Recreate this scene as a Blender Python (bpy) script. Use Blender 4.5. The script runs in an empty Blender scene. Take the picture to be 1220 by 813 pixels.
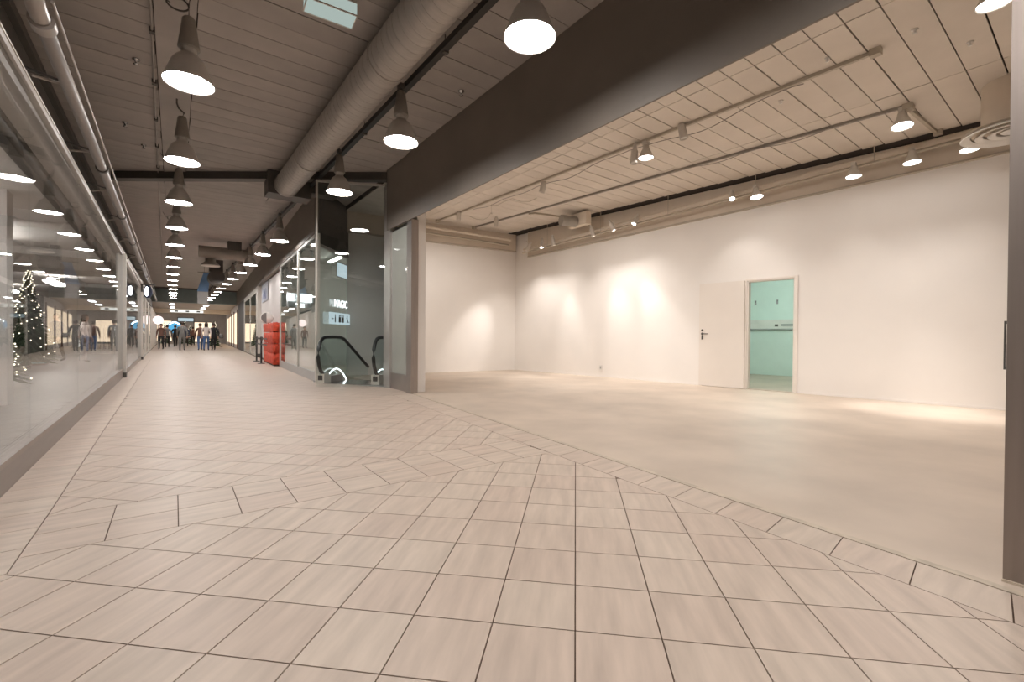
import bpy, math, random
from mathutils import Vector, Matrix
random.seed(7)
R = math.radians
scene = bpy.context.scene

# ------------------------------------------------------------------ camera
cam_d = bpy.data.cameras.new('camera')
cam = bpy.data.objects.new('camera', cam_d)
scene.collection.objects.link(cam)
cam_d.sensor_width = 36.0
cam_d.lens = 534.75 / 1220 * 36.0
cam_d.clip_start = 0.05
cam.matrix_world = (Matrix.Translation((0, 0, 1.0)) @ Matrix.Rotation(-R(36.94), 4, 'Z')
                    @ Matrix.Rotation(R(90 - 0.5), 4, 'X') @ Matrix.Rotation(R(0.42), 4, 'Z'))
scene.camera = cam

# ------------------------------------------------------------------ world, exposure
world = bpy.data.worlds.new('world')
scene.world = world
world.use_nodes = True
world.node_tree.nodes['Background'].inputs[0].default_value = (0.9, 0.85, 0.8, 1)
world.node_tree.nodes['Background'].inputs[1].default_value = 0.02
scene.view_settings.view_transform = 'Standard'
scene.view_settings.look = 'None'
scene.view_settings.gamma = 1.0
scene.view_settings.use_curve_mapping = False
scene.view_settings.exposure = 1.0

MALL_LAMP = 36.0      # emission of the corridor pendants
SHOP_LAMP = 7.0
BELL_W = 46.0        # light thrown down by each shop bell      # emission of the shop bell lamps
SPOT_W = 80.0         # wall washing spots
WARM = (1.0, 0.95, 0.905)
MALLC = (1.0, 0.965, 0.94)

# ------------------------------------------------------------------ materials
def srgb(r, g, b):
    def c(u):
        u /= 255.0
        return u / 12.92 if u <= 0.04045 else ((u + 0.055) / 1.055) ** 2.4
    return (c(r), c(g), c(b), 1)

def mat(name, col, rough=0.6, metal=0.0, var=0.06, scale=3.0, bump=0.0, stretch=(1, 1, 1), rand=0.0, spec=0.5, emit=0.0):
    m = bpy.data.materials.new(name)
    m.use_nodes = True
    nt = m.node_tree
    b = nt.nodes['Principled BSDF']
    b.inputs['Roughness'].default_value = rough
    b.inputs['Metallic'].default_value = metal
    b.inputs['Specular IOR Level'].default_value = spec
    tc = nt.nodes.new('ShaderNodeTexCoord')
    mp = nt.nodes.new('ShaderNodeMapping')
    mp.inputs['Scale'].default_value = stretch
    nz = nt.nodes.new('ShaderNodeTexNoise')
    nz.inputs['Scale'].default_value = scale
    nz.inputs['Detail'].default_value = 6
    nt.links.new(tc.outputs['Object'], mp.inputs[0])
    nt.links.new(mp.outputs[0], nz.inputs['Vector'])
    rmp = nt.nodes.new('ShaderNodeValToRGB')
    d = [max(0, c * (1 - var * 1.6)) for c in col[:3]]
    l = [min(1, c * (1 + var)) for c in col[:3]]
    rmp.color_ramp.elements[0].position = 0.3
    rmp.color_ramp.elements[1].position = 0.7
    rmp.color_ramp.elements[0].color = (*d, 1)
    rmp.color_ramp.elements[1].color = (*l, 1)
    nt.links.new(nz.outputs['Fac'], rmp.inputs[0])
    out = rmp.outputs[0]
    if rand:
        oi = nt.nodes.new('ShaderNodeObjectInfo')
        mr = nt.nodes.new('ShaderNodeMapRange')
        mr.inputs['To Min'].default_value = 1 - rand
        mr.inputs['To Max'].default_value = 1 + rand
        nt.links.new(oi.outputs['Random'], mr.inputs['Value'])
        mx = nt.nodes.new('ShaderNodeVectorMath'); mx.operation = 'SCALE'
        nt.links.new(out, mx.inputs[0]); nt.links.new(mr.outputs[0], mx.inputs['Scale'])
        out = mx.outputs[0]
    nt.links.new(out, b.inputs['Base Color'])
    if bump:
        bp = nt.nodes.new('ShaderNodeBump')
        bp.inputs['Strength'].default_value = bump
        bp.inputs['Distance'].default_value = 0.01
        nt.links.new(nz.outputs['Fac'], bp.inputs['Height'])
        nt.links.new(bp.outputs[0], b.inputs['Normal'])
    if emit:
        b.inputs['Emission Color'].default_value = col
        b.inputs['Emission Strength'].default_value = emit
    return m

def emis(name, col, s):
    m = bpy.data.materials.new(name)
    m.use_nodes = True
    nt = m.node_tree
    nt.nodes.remove(nt.nodes['Principled BSDF'])
    e = nt.nodes.new('ShaderNodeEmission')
    e.inputs[0].default_value = (*col[:3], 1)
    e.inputs[1].default_value = s
    nt.links.new(e.outputs[0], nt.nodes['Material Output'].inputs[0])
    return m

def glassmat(name, tint=(0.96, 0.98, 0.97), base=0.01, gain=0.9):
    m = bpy.data.materials.new(name)
    m.use_nodes = True
    nt = m.node_tree
    nt.nodes.remove(nt.nodes['Principled BSDF'])
    tr = nt.nodes.new('ShaderNodeBsdfTransparent'); tr.inputs[0].default_value = (*tint, 1)
    gl = nt.nodes.new('ShaderNodeBsdfGlossy'); gl.inputs['Roughness'].default_value = 0.0
    gl.inputs[0].default_value = (0.95, 0.95, 0.95, 1)
    fr = nt.nodes.new('ShaderNodeFresnel'); fr.inputs[0].default_value = 1.52
    ge = nt.nodes.new('ShaderNodeNewGeometry')
    io = nt.nodes.new('ShaderNodeMapRange')      # the pane is a thin slab: same reflectance from inside and outside
    io.inputs['To Min'].default_value = 1.52; io.inputs['To Max'].default_value = 1 / 1.52
    nt.links.new(ge.outputs['Backfacing'], io.inputs['Value']); nt.links.new(io.outputs[0], fr.inputs[0])
    ma = nt.nodes.new('ShaderNodeMath'); ma.operation = 'MULTIPLY_ADD'; ma.use_clamp = True
    ma.inputs[1].default_value = gain; ma.inputs[2].default_value = base
    nt.links.new(fr.outputs[0], ma.inputs[0])
    mx = nt.nodes.new('ShaderNodeMixShader')
    nt.links.new(ma.outputs[0], mx.inputs[0])
    nt.links.new(tr.outputs[0], mx.inputs[1])
    nt.links.new(gl.outputs[0], mx.inputs[2])
    nt.links.new(mx.outputs[0], nt.nodes['Material Output'].inputs[0])
    return m

def tilemat(name):
    m = mat(name, (0.52, 0.425, 0.355, 1), rough=0.44, var=0.10, scale=2.2, stretch=(1.2, 8, 1), rand=0.025, spec=0.36)
    nt = m.node_tree
    b = nt.nodes['Principled BSDF']
    src = b.inputs['Base Color'].links[0].from_socket
    oi = nt.nodes.new('ShaderNodeObjectInfo')
    ad = nt.nodes.new('ShaderNodeVectorMath'); ad.operation = 'ADD'
    mp = [n for n in nt.nodes if n.bl_idname == 'ShaderNodeMapping'][0]
    tc = [n for n in nt.nodes if n.bl_idname == 'ShaderNodeTexCoord'][0]
    ml = nt.nodes.new('ShaderNodeVectorMath'); ml.operation = 'SCALE'
    nt.links.new(oi.outputs['Location'], ml.inputs[0]); ml.inputs['Scale'].default_value = 5.37
    nt.links.new(tc.outputs['Object'], ad.inputs[0]); nt.links.new(ml.outputs[0], ad.inputs[1])
    nt.links.new(ad.outputs[0], mp.inputs[0])
    # pinkish and greyish tiles
    hs = nt.nodes.new('ShaderNodeMixRGB'); hs.blend_type = 'MULTIPLY'
    rp = nt.nodes.new('ShaderNodeValToRGB')
    rp.color_ramp.elements[0].color = (1.0, 0.98, 0.97, 1)
    rp.color_ramp.elements[1].color = (0.985, 1.0, 0.99, 1)
    nt.links.new(oi.outputs['Random'], rp.inputs[0])
    hs.inputs[0].default_value = 1.0
    nt.links.new(src, hs.inputs[1]); nt.links.new(rp.outputs[0], hs.inputs[2])
    nt.links.new(hs.outputs[0], b.inputs['Base Color'])
    return m

M = dict(
    tile=tilemat('floor_tile'),
    grout=mat('grout', (0.13, 0.085, 0.06, 1), 0.9, var=0.2, scale=20),
    concrete=mat('sealed_concrete', (0.53, 0.44, 0.36, 1), 0.5, var=0.09, scale=1.3, spec=0.28),
    threshold=mat('threshold_strip', (0.50, 0.42, 0.33, 1), 0.6, var=0.15, scale=9),
    white=mat('white_paint', (0.82, 0.775, 0.73, 1), 0.7, var=0.015, scale=1.5),
    doorpaint=mat('door_paint', (0.78, 0.715, 0.65, 1), 0.45, var=0.015, scale=2),
    bulkhead=mat('bulkhead_paint', (0.66, 0.57, 0.47, 1), 0.7, var=0.04, scale=2),
    shopboard=mat('shop_ceiling_board', (0.68, 0.61, 0.535, 1), 0.7, var=0.03, scale=2.5, rand=0.03),
    mallboard=mat('mall_ceiling_board', (0.41, 0.37, 0.34, 1), 0.75, var=0.06, scale=2.5, rand=0.05),
    joint=mat('joint_shadow', (0.03, 0.022, 0.017, 1), 0.9),
    fascia=mat('fascia_paint', (0.20, 0.17, 0.143, 1), 0.55, var=0.05, scale=1.5),
    dark=mat('dark_steel', (0.09, 0.08, 0.07, 1), 0.5, var=0.1),
    black=mat('black_rail', (0.02, 0.018, 0.016, 1), 0.4),
    duct=mat('duct_paint', (0.43, 0.395, 0.36, 1), 0.4, metal=0.15, var=0.06, scale=4, stretch=(1, 8, 1)),
    pipe=mat('pipe_paint', (0.38, 0.335, 0.30, 1), 0.35, metal=0.2, var=0.05),
    mainpipe=mat('main_pipe_paint', (0.25, 0.222, 0.20, 1), 0.4, metal=0.15, var=0.05),
    shoppipe=mat('shop_pipe_paint', (0.46, 0.40, 0.32, 1), 0.5, var=0.05),
    lampgrey=mat('lamp_housing', (0.30, 0.27, 0.235, 1), 0.45, metal=0.1, var=0.04),
    reflector=mat('lamp_reflector', (0.62, 0.58, 0.54, 1), 0.3, metal=0.3, var=0.04),
    shoplamp=mat('shop_lamp_paint', (0.60, 0.55, 0.49, 1), 0.45, var=0.03),
    steel=mat('brushed_steel', (0.40, 0.36, 0.335, 1), 0.38, metal=0.85, var=0.05, scale=6, stretch=(8, 8, 0.4)),
    pillarsteel=mat('bronze_steel', (0.32, 0.27, 0.24, 1), 0.4, metal=0.7, var=0.05, scale=4, stretch=(8, 8, 0.3)),
    alu=mat('aluminium_post', (0.55, 0.52, 0.49, 1), 0.35, metal=0.6, var=0.03),
    palemetal=mat('pale_frame', (0.62, 0.58, 0.53, 1), 0.4, metal=0.2, var=0.03),
    sill=mat('sill_panel', (0.23, 0.195, 0.17, 1), 0.35, metal=0.4, var=0.05, stretch=(1, 1, 6)),
    greypanel=mat('grey_panel', (0.40, 0.39, 0.38, 1), 0.4, metal=0.2, var=0.03),
    chrome=mat('chrome', (0.6, 0.6, 0.6, 1), 0.15, metal=1.0, var=0.02),
    rubber=mat('black_rubber', (0.012, 0.012, 0.013, 1), 0.35),
    glass=glassmat('shop_glass'),
    glassL=glassmat('clear_shopfront_glass', (0.97, 0.98, 0.975), 0.015, 0.55),
    glassR=glassmat('reflective_glass', (0.85, 0.90, 0.885), 0.07, 1.1),
    balglass=glassmat('green_glass', (0.80, 0.90, 0.89), 0.06, 1.0),
    greywall=mat('grey_interior_paint', (0.74, 0.70, 0.67, 1), 0.7, var=0.04),
    hallwall=mat('hall_wall_paint', (0.17, 0.175, 0.185, 1), 0.6, var=0.03),
    whitewall=mat('white_wall_panel', (0.60, 0.56, 0.54, 1), 0.6, var=0.02),
    interiorfloor=mat('interior_floor', (0.155, 0.142, 0.132, 1), 0.4, var=0.05),
    shopdark=mat('dark_interior', (0.10, 0.09, 0.085, 1), 0.7),
    storewall=mat('storeroom_paint', (0.70, 0.80, 0.745, 1), 0.6, var=0.02),
    red=mat('red_fabric', (0.62, 0.07, 0.03, 1), 0.8, var=0.25, scale=9, bump=0.6),
    fir=mat('fir_needles', (0.03, 0.06, 0.03, 1), 0.8, var=0.3, scale=12),
    bark=mat('bark', (0.09, 0.06, 0.04, 1), 0.9, var=0.2),
    skin=mat('skin', (0.55, 0.33, 0.24, 1), 0.6),
    hair=mat('hair', (0.05, 0.03, 0.02, 1), 0.7),
    jeans=mat('blue_denim', (0.07, 0.13, 0.28, 1), 0.8, var=0.12, scale=14),
    navy=mat('navy_cloth', (0.04, 0.05, 0.09, 1), 0.8),
    blackcloth=mat('black_cloth', (0.02, 0.02, 0.022, 1), 0.8),
    greycloth=mat('grey_cloth', (0.20, 0.19, 0.18, 1), 0.85),
    beigecloth=mat('beige_cloth', (0.72, 0.62, 0.58, 1), 0.85),
    browncloth=mat('brown_cloth', (0.16, 0.08, 0.06, 1), 0.85),
    pinkgrey=mat('pale_trousers', (0.48, 0.41, 0.40, 1), 0.85),
    plastic=mat('white_plastic', (0.75, 0.72, 0.68, 1), 0.4),
    blue=mat('blue_plastic', (0.06, 0.16, 0.45, 1), 0.4),
    bluepaint=mat('faded_blue_print', (0.14, 0.17, 0.33, 1), 0.6),
    lamp=emis('pendant_glow', MALLC, MALL_LAMP),
    shoplens=emis('shop_lamp_glow', WARM, SHOP_LAMP),
    spotlens=emis('spot_glow', WARM, 12.0),
    fairy=emis('fairy_glow', (1.0, 0.86, 0.66), 3.5),
    led=emis('white_led', (0.85, 0.95, 1.0), 2.2),
    tube=emis('cool_tube', (0.82, 1.0, 0.93), 55.0),
    letterlit=emis('letter_glow', (0.9, 0.95, 1.0), 1.0),
    roomtube=emis('interior_tube', (1.0, 0.96, 0.92), 14.0),
    signlit=emis('sign_glow', (0.72, 0.88, 0.95), 0.36),
    bluelit=emis('blue_glow', (0.35, 0.6, 1.0), 1.0),
    whitelit=emis('white_sign_glow', (0.9, 0.95, 1.0), 6.0),
    warmlit=emis('warm_window_glow', (1.0, 0.78, 0.55), 0.75),
    exitlit=emis('exit_panel_glow', (0.72, 0.86, 0.80), 0.27),
    teal=mat('teal_bulkhead', (0.30, 0.36, 0.36, 1), 0.7),
)

# ------------------------------------------------------------------ mesh helpers
class MB:
    """collects faces; build() links them as one mesh object"""
    def __init__(s):
        s.v = []; s.f = []; s.sm = []; s.mi = []
    def add(s, vs, fs, smooth=False, mi=0):
        o = len(s.v)
        s.v += [tuple(v) for v in vs]
        for f in fs:
            s.f.append(tuple(i + o for i in f)); s.sm.append(smooth); s.mi.append(mi)
        return s
    def box(s, lo, hi, mi=0):
        (a, b, c), (d, e, f) = lo, hi
        a, d = min(a, d), max(a, d); b, e = min(b, e), max(b, e); c, f = min(c, f), max(c, f)
        return s.add([(a, b, c), (d, b, c), (d, e, c), (a, e, c), (a, b, f), (d, b, f), (d, e, f), (a, e, f)],
                     [(3, 2, 1, 0), (4, 5, 6, 7), (0, 1, 5, 4), (1, 2, 6, 5), (2, 3, 7, 6), (3, 0, 4, 7)], mi=mi)
    def wallbox(s, p, q, t, z0, z1, mi=0):
        """vertical slab from floor point p to q, thickness t to the left of p->q; z0, z1 may be pairs (at p, at q)"""
        if not isinstance(z0, tuple): z0 = (z0, z0)
        if not isinstance(z1, tuple): z1 = (z1, z1)
        d = Vector((q[0] - p[0], q[1] - p[1])).normalized(); n = Vector((-d.y, d.x)) * t
        P = [(p[0], p[1]), (q[0], q[1]), (q[0] + n.x, q[1] + n.y), (p[0] + n.x, p[1] + n.y)]
        zb = [z0[0], z0[1], z0[1], z0[0]]; zt = [z1[0], z1[1], z1[1], z1[0]]
        vs = [(x, y, zb[i]) for i, (x, y) in enumerate(P)] + [(x, y, zt[i]) for i, (x, y) in enumerate(P)]
        fs = [(3, 2, 1, 0), (4, 5, 6, 7), (0, 1, 5, 4), (1, 2, 6, 5), (2, 3, 7, 6), (3, 0, 4, 7)]
        if t < 0: fs = [tuple(reversed(f)) for f in fs]
        return s.add(vs, fs, mi=mi)
    def prism(s, poly, z0, z1, mi=0):
        n = len(poly)
        a = sum(poly[i][0] * poly[(i + 1) % n][1] - poly[(i + 1) % n][0] * poly[i][1] for i in range(n))
        if a < 0: poly = poly[::-1]
        vs = [(x, y, z0) for x, y in poly] + [(x, y, z1) for x, y in poly]
        fs = [tuple(range(n - 1, -1, -1)), tuple(range(n, 2 * n))] + [(i, (i + 1) % n, n + (i + 1) % n, n + i) for i in range(n)]
        return s.add(vs, fs, mi=mi)
    def tube(s, pts, r, n=10, caps=True, closed=False, mi=0):
        pts = [Vector(p) for p in pts]; k = len(pts); vs = []; fs = []
        up = Vector((0, 0, 1))
        for i, p in enumerate(pts):
            if closed: d = pts[(i + 1) % k] - pts[i - 1]
            else: d = pts[min(i + 1, k - 1)] - pts[max(i - 1, 0)]
            d.normalize()
            a = d.cross(up)
            if a.length < 1e-3: a = d.cross(Vector((1, 0, 0)))
            a.normalize(); b = a.cross(d)
            rr = r[i] if isinstance(r, (list, tuple)) else r
            for j in range(n):
                t = 2 * math.pi * j / n
                vs.append(p + a * math.cos(t) * rr + b * math.sin(t) * rr)
        for i in range(k if closed else k - 1):
            for j in range(n):
                i2 = (i + 1) % k
                fs.append((i * n + j, i * n + (j + 1) % n, i2 * n + (j + 1) % n, i2 * n + j))
        s.add(vs, fs, True, mi)
        if caps and not closed:
            s.add(vs[:n], [tuple(range(n - 1, -1, -1))], mi=mi); s.add(vs[-n:], [tuple(range(n))], mi=mi)
        return s
    def lathe(s, prof, n=20, mat4=None, smooth=True, mi=0):
        vs = []; fs = []
        for r, z in prof:
            for j in range(n):
                t = 2 * math.pi * j / n
                p = Vector((r * math.cos(t), r * math.sin(t), z))
                vs.append(mat4 @ p if mat4 else p)
        for i in range(len(prof) - 1):
            for j in range(n):
                fs.append((i * n + j, i * n + (j + 1) % n, (i + 1) * n + (j + 1) % n, (i + 1) * n + j))
        return s.add(vs, fs, smooth, mi)
    def disc(s, c, r, n=24, axis=(0, 0, -1), mi=0):
        q = Vector((0, 0, 1)).rotation_difference(Vector(axis))
        vs = [Vector(c) + q @ Vector((r * math.cos(2 * math.pi * j / n), r * math.sin(2 * math.pi * j / n), 0)) for j in range(n)]
        return s.add(vs, [tuple(range(n))], mi=mi)
    def mesh(s, name, mats):
        me = bpy.data.meshes.new(name)
        me.from_pydata(s.v, [], s.f)
        me.polygons.foreach_set('use_smooth', s.sm)
        if not isinstance(mats, (list, tuple)): mats = [mats]
        for m in mats: me.materials.append(m)
        me.polygons.foreach_set('material_index', s.mi)
        me.update()
        return me
    def build(s, name, mats, parent=None, loc=(0, 0, 0), **kw):
        o = bpy.data.objects.new(name, s.mesh(name, mats))
        link(o, parent, loc)
        for k, v in kw.items(): o[k] = v
        return o

def link(o, parent=None, loc=None):
    scene.collection.objects.link(o)
    if parent: o.parent = parent
    if loc is not None: o.location = loc
    return o

def thing(name, label, cat, loc=(0, 0, 0), rz=0, group=None, kind=None):
    o = bpy.data.objects.new(name, None)
    o.empty_display_size = 0.1
    link(o, None, loc); o.rotation_euler = (0, 0, rz)
    tag(o, label, cat, group, kind)
    return o

def tag(o, label=None, cat=None, group=None, kind=None):
    if label: o['label'] = label
    if cat: o['category'] = cat
    if group: o['group'] = group
    if kind: o['kind'] = kind
    return o

def struct(name, label, cat, loc=(0, 0, 0)):
    return thing(name, label, cat, loc, kind='structure')

KIDS = {}
def kids(o):
    return [c for c in scene.collection.objects if c.parent == o]

def copy_tree(o, parent=None, children=None):
    c = o.copy(); scene.collection.objects.link(c)
    if parent: c.parent = parent
    for ch in (children if children is not None else kids(o)):
        copy_tree(ch, c)
    return c

def clip(subject, clipper):
    """intersection of polygon subject with convex CCW polygon clipper"""
    out = list(subject)
    n = len(clipper)
    for i in range(n):
        ax, ay = clipper[i]; bx, by = clipper[(i + 1) % n]
        inp = out; out = []
        if not inp: return []
        def side(p): return (bx - ax) * (p[1] - ay) - (by - ay) * (p[0] - ax)
        for j in range(len(inp)):
            p = inp[j]; q = inp[(j + 1) % len(inp)]
            sp, sq = side(p), side(q)
            if sp >= 0: out.append(p)
            if (sp > 0 and sq < 0) or (sp < 0 and sq > 0):
                t = sp / (sp - sq); out.append((p[0] + t * (q[0] - p[0]), p[1] + t * (q[1] - p[1])))
    r = []
    for p in out:
        if not r or math.hypot(p[0] - r[-1][0], p[1] - r[-1][1]) > 1e-5: r.append(p)
    if len(r) > 1 and math.hypot(r[0][0] - r[-1][0], r[0][1] - r[-1][1]) < 1e-5: r.pop()
    return r if len(r) > 2 else []

def area(p):
    return abs(sum(p[i][0] * p[(i + 1) % len(p)][1] - p[(i + 1) % len(p)][0] * p[i][1] for i in range(len(p)))) / 2

def lerp(a, b, t): return a + (b - a) * t

# ------------------------------------------------------------------ plan lines (metres; X across, Y along the mall)
def xl(y): return -0.82 - 0.011 * y            # left shopfront line
def xb(y): return -0.557 - 0.011 * max(0, y - 3.48)   # inner edge of the left border tiles
def xin(y): return 2.36 + 0.083 * y            # inner edge of the border tiles
def xout(y): return 2.68 + 0.092 * y           # shop threshold
def xr(y): return 2.43 + 0.045 * (y - 10.2)    # right side beyond the escalator
W0 = Vector((9.6, 0)); WD = Vector((-1.25, 10.85)).normalized(); WN = Vector((-WD.y, WD.x))
def wp(s, off=0.0):                            # point along the shop's right wall
    p = W0 + WD * s + WN * off
    return (p.x, p.y)
CEIL = 4.2; SCEIL = 4.1
T = 0.28607; H2 = T * math.sqrt(2) / 2
ZEND = 62.0

# ------------------------------------------------------------------ floor
floor = struct('floor', 'mall corridor floor of beige square tiles laid diagonally with a straight band across', 'floor')
escal_cut = [(3.40, 8.25), (2.46, 10.2)]
slab = [(-0.93, -4), (2.45, -4), (xout(7.3), 7.3), (3.40, 7.3), (3.40, 8.25), (2.46, 10.2), (xr(ZEND), ZEND), (xl(ZEND), ZEND)]
MB().prism(slab, -0.12, -0.006).build('grout_bed', M['grout'], floor)
tile_n = [0]
STUFF = MB()
full_mesh = {}
GAP = 0.0026
def put_tile(center, ang, size, region, far):
    c, s = math.cos(ang), math.sin(ang)
    hx, hy = size[0] / 2 - GAP, size[1] / 2 - GAP
    loc4 = [(-hx, -hy), (hx, -hy), (hx, hy), (-hx, hy)]
    sq = [(center[0] + x * c - y * s, center[1] + x * s + y * c) for x, y in loc4]
    poly = clip(region, sq)
    if not poly or area(poly) < 0.002: return
    if far:
        STUFF.prism(poly, -0.006, 0.0); return
    if abs(area(poly) - 4 * hx * hy) < 1e-6:
        key = (round(hx, 4), round(hy, 4))
        if key not in full_mesh: full_mesh[key] = MB().prism(loc4, -0.006, 0.0).mesh('tile', M['tile'])
        me = full_mesh[key]
    else:
        lp = [((x - center[0]) * c + (y - center[1]) * s, -(x - center[0]) * s + (y - center[1]) * c) for x, y in poly]
        me = MB().prism(lp, -0.006, 0.0).mesh('tile', M['tile'])
    o = bpy.data.objects.new('tile', me)
    link(o, floor, (center[0], center[1], 0)); o.rotation_euler = (0, 0, ang)
    tile_n[0] += 1

def inset(poly_fn):  # kept simple: regions are already drawn with their own gap
    return poly_fn
g = GAP
near = [(xl(-0.6) + .006, -0.6), (xin(-0.6) - g, -0.6), (xin(2.905) - g, 2.905 - g), (-0.557 + g, 2.905 - g), (-0.557 + g, 2.74 - g), (xl(2.74) + .006, 2.74 - g)]
V0 = (1.092, 1.082)
e1 = (T * math.cos(R(-45)), T * math.sin(R(-45))); e2 = (T * math.cos(R(45)), T * math.sin(R(45)))
for i in range(-16, 17):
    for j in range(-16, 17):
        cx = V0[0] + e1[0] * (i + .5) + e2[0] * (j + .5); cy = V0[1] + e1[1] * (i + .5) + e2[1] * (j + .5)
        if -1.3 < cx < 3.1 and -0.9 < cy < 3.2: put_tile((cx, cy), R(45), (T, T), near, False)
# straight band of two rows
band_w = T
for r in range(2):
    y0 = 2.905 + r * 0.2875; y1 = y0 + 0.2875
    k = -3
    reg = [(-0.557 + g, y0 + g), (xin(y0) - g, y0 + g), (xin(y1) - g, y1 - g), (-0.557 + g, y1 - g)]
    for k in range(-3, 10):
        put_tile((0.017 + (k + .5) * 0.2872, (y0 + y1) / 2), 0, (0.2872, 0.2875), reg, False)
# diagonal field beyond the band
far_reg = [(-0.557 + g, 3.48 + g), (xin(3.48) - g, 3.48 + g), (xin(7.3) - g, 7.3), (3.395, 7.3), (3.395, 8.25), (2.45, 10.2), (xr(24), 24), (xb(24) + g, 24)]
VF = (-0.172, 3.48)
for i in range(-60, 40):
    for j in range(-10, 75):
        cx = VF[0] + e1[0] * (i + .5) + e2[0] * (j + .5); cy = VF[1] + e1[1] * (i + .5) + e2[1] * (j + .5)
        if -1.2 < cx < 3.8 and 3.2 < cy < 24: put_tile((cx, cy), R(45), (T, T), far_reg, cy > 5.05)
# left border column
yy = 2.74
while yy < 24:
    reg = [(xl(yy) + 0.005, yy), (xb(yy) - g, yy), (xb(yy + T) - g, yy + T), (xl(yy) + 0.005, yy + T)]
    put_tile((-0.74, yy + T / 2), 0, (0.6, T), reg, yy > 4.6)
    yy += T
# border row along the shop threshold
yy = 0.191 - 4 * 0.288
while yy < 7.27:
    y1 = min(yy + 0.288, 7.27)
    dy = 0.03
    reg = [(xin(yy) + g, yy + g), (xout(yy + dy) - 0.055, yy + dy + g), (xout(y1 + dy) - 0.055, y1 + dy - g), (xin(y1) + g, y1 - g)]
    c = ((reg[0][0] + reg[2][0]) / 2, (reg[0][1] + reg[2][1]) / 2)
    lp = [(x - c[0], y - c[1]) for x, y in reg]
    o = bpy.data.objects.new('tile', MB().prism(lp, -0.006, 0.0).mesh('tile', M['tile']))
    link(o, floor, (c[0], c[1], 0))
    yy = y1
# far tiles past y = 24, laid coarser because the joints can no longer be seen
y = 24.0
while y < ZEND:
    x = xl(y) + 0.02
    while x < xr(y) - 0.02:
        STUFF.box((x, y, -0.006), (min(x + 0.58, xr(y) - 0.02), y + 0.58, 0.0)); x += 0.585
    y += 0.585
STUFF.build('distant_tile', M['tile'], floor, kind='stuff')

tag(MB().prism([(xout(-1.4) - 0.05, -1.4), (xout(-1.4) - 0.005, -1.4), (xout(7.25) - 0.005, 7.25), (xout(7.25) - 0.05, 7.25)], -0.05, 0.002)
    .build('trim_1', M['threshold']), 'worn cement strip between mall tiles and shop floor', 'trim', kind='structure')
sf = MB().prism([(xout(-1.6) - 0.004, -1.6), (9.95, -1.6), (wp(11.2)[0] + .1, 11.3), (3.45, 11.65), (3.45, 7.3), (xout(7.3) - 0.004, 7.3)], -0.12, 0.0)
tag(sf.build('floor.001', M['concrete']), 'smooth beige concrete floor of the empty shop', 'floor', kind='structure')

# ------------------------------------------------------------------ mall ceiling
ceiling = struct('ceiling', 'brown-grey boarded ceiling over the mall corridor', 'ceiling', (0, 0, CEIL))
MB().box((-1.7, -4, 0.02), (5.6, 40, 0.10)).build('backing', M['joint'], ceiling)
bcache = {}
def board(x0, x1, y0, w, parent, m, z=0.0, gap=0.004, th=0.02):
    key = (round(x1 - x0, 3), round(w, 3), m.name, gap)
    if key not in bcache:
        bcache[key] = MB().box((-(x1 - x0) / 2 + gap, -w / 2 + gap, 0), ((x1 - x0) / 2 - gap, w / 2 - gap, th)).mesh('board', m)
    o = bpy.data.objects.new('board', bcache[key])
    link(o, parent, ((x0 + x1) / 2, y0 + w / 2, z))
BW = 0.30
y = 0.6; k = 0
while y < 13.5:
    gp = 0.009 if k % 3 == 1 else 0.003
    dz = random.uniform(-0.002, 0.002)
    board(-1.6, -0.17, y, BW, ceiling, M['mallboard'], dz, gp)
    off = (k // 3 % 2) * 0.35
    board(0.18, 1.75 + off, y + .08, BW, ceiling, M['mallboard'], dz, gp)
    board(1.75 + off, 3.5, y + .08, BW, ceiling, M['mallboard'], -dz, gp)
    y += BW; k += 1
FB = MB()
while y < 38:
    FB.box((-1.6, y + .004, 0), (5.5, y + BW - .004, 0.02)); y += BW
FB.build('distant_board', M['mallboard'], ceiling, kind='stuff')
NB = MB()
y = -3.9
while y < 0.5:
    NB.box((-1.6, y + .004, 0), (3.5, y + BW - .004, 0.02)); y += BW
NB.build('near_board', M['mallboard'], ceiling, kind='stuff')
MB().box((-0.165, -3.9, -0.012), (0.175, 13.4, 0.02)).build('service_strip', M['mallboard'], ceiling)
MB().box((3.4, 7.3, 0), (5.6, 13.4, 0.02)).build('hall_panel', M['mallboard'], ceiling)
# dark beam running diagonally across the mall
MB().wallbox((-1.0, 11.78), (3.36, 8.45), 0.16, -0.15, 0.0).build('beam', M['dark'], ceiling)
MB().wallbox((-1.0, 11.72), (3.36, 8.39), 0.03, -0.16, -0.135).build('beam_flange', M['dark'], ceiling)

# ------------------------------------------------------------------ fascia above the shop opening
fas = struct('trim_2', 'dark grey-brown fascia above the wide shop opening', 'trim')
MB().box((3.25, -1.6, 3.02), (3.27, 7.42, CEIL)).build('panel', M['fascia'], fas)
MB().box((3.27, 7.43, 3.04), (3.30, 8.40, CEIL)).build('panel', M['fascia'], fas)
MB().box((3.28, 7.405, 3.02), (3.38, 7.445, CEIL)).build('joint', M['joint'], fas)

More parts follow.
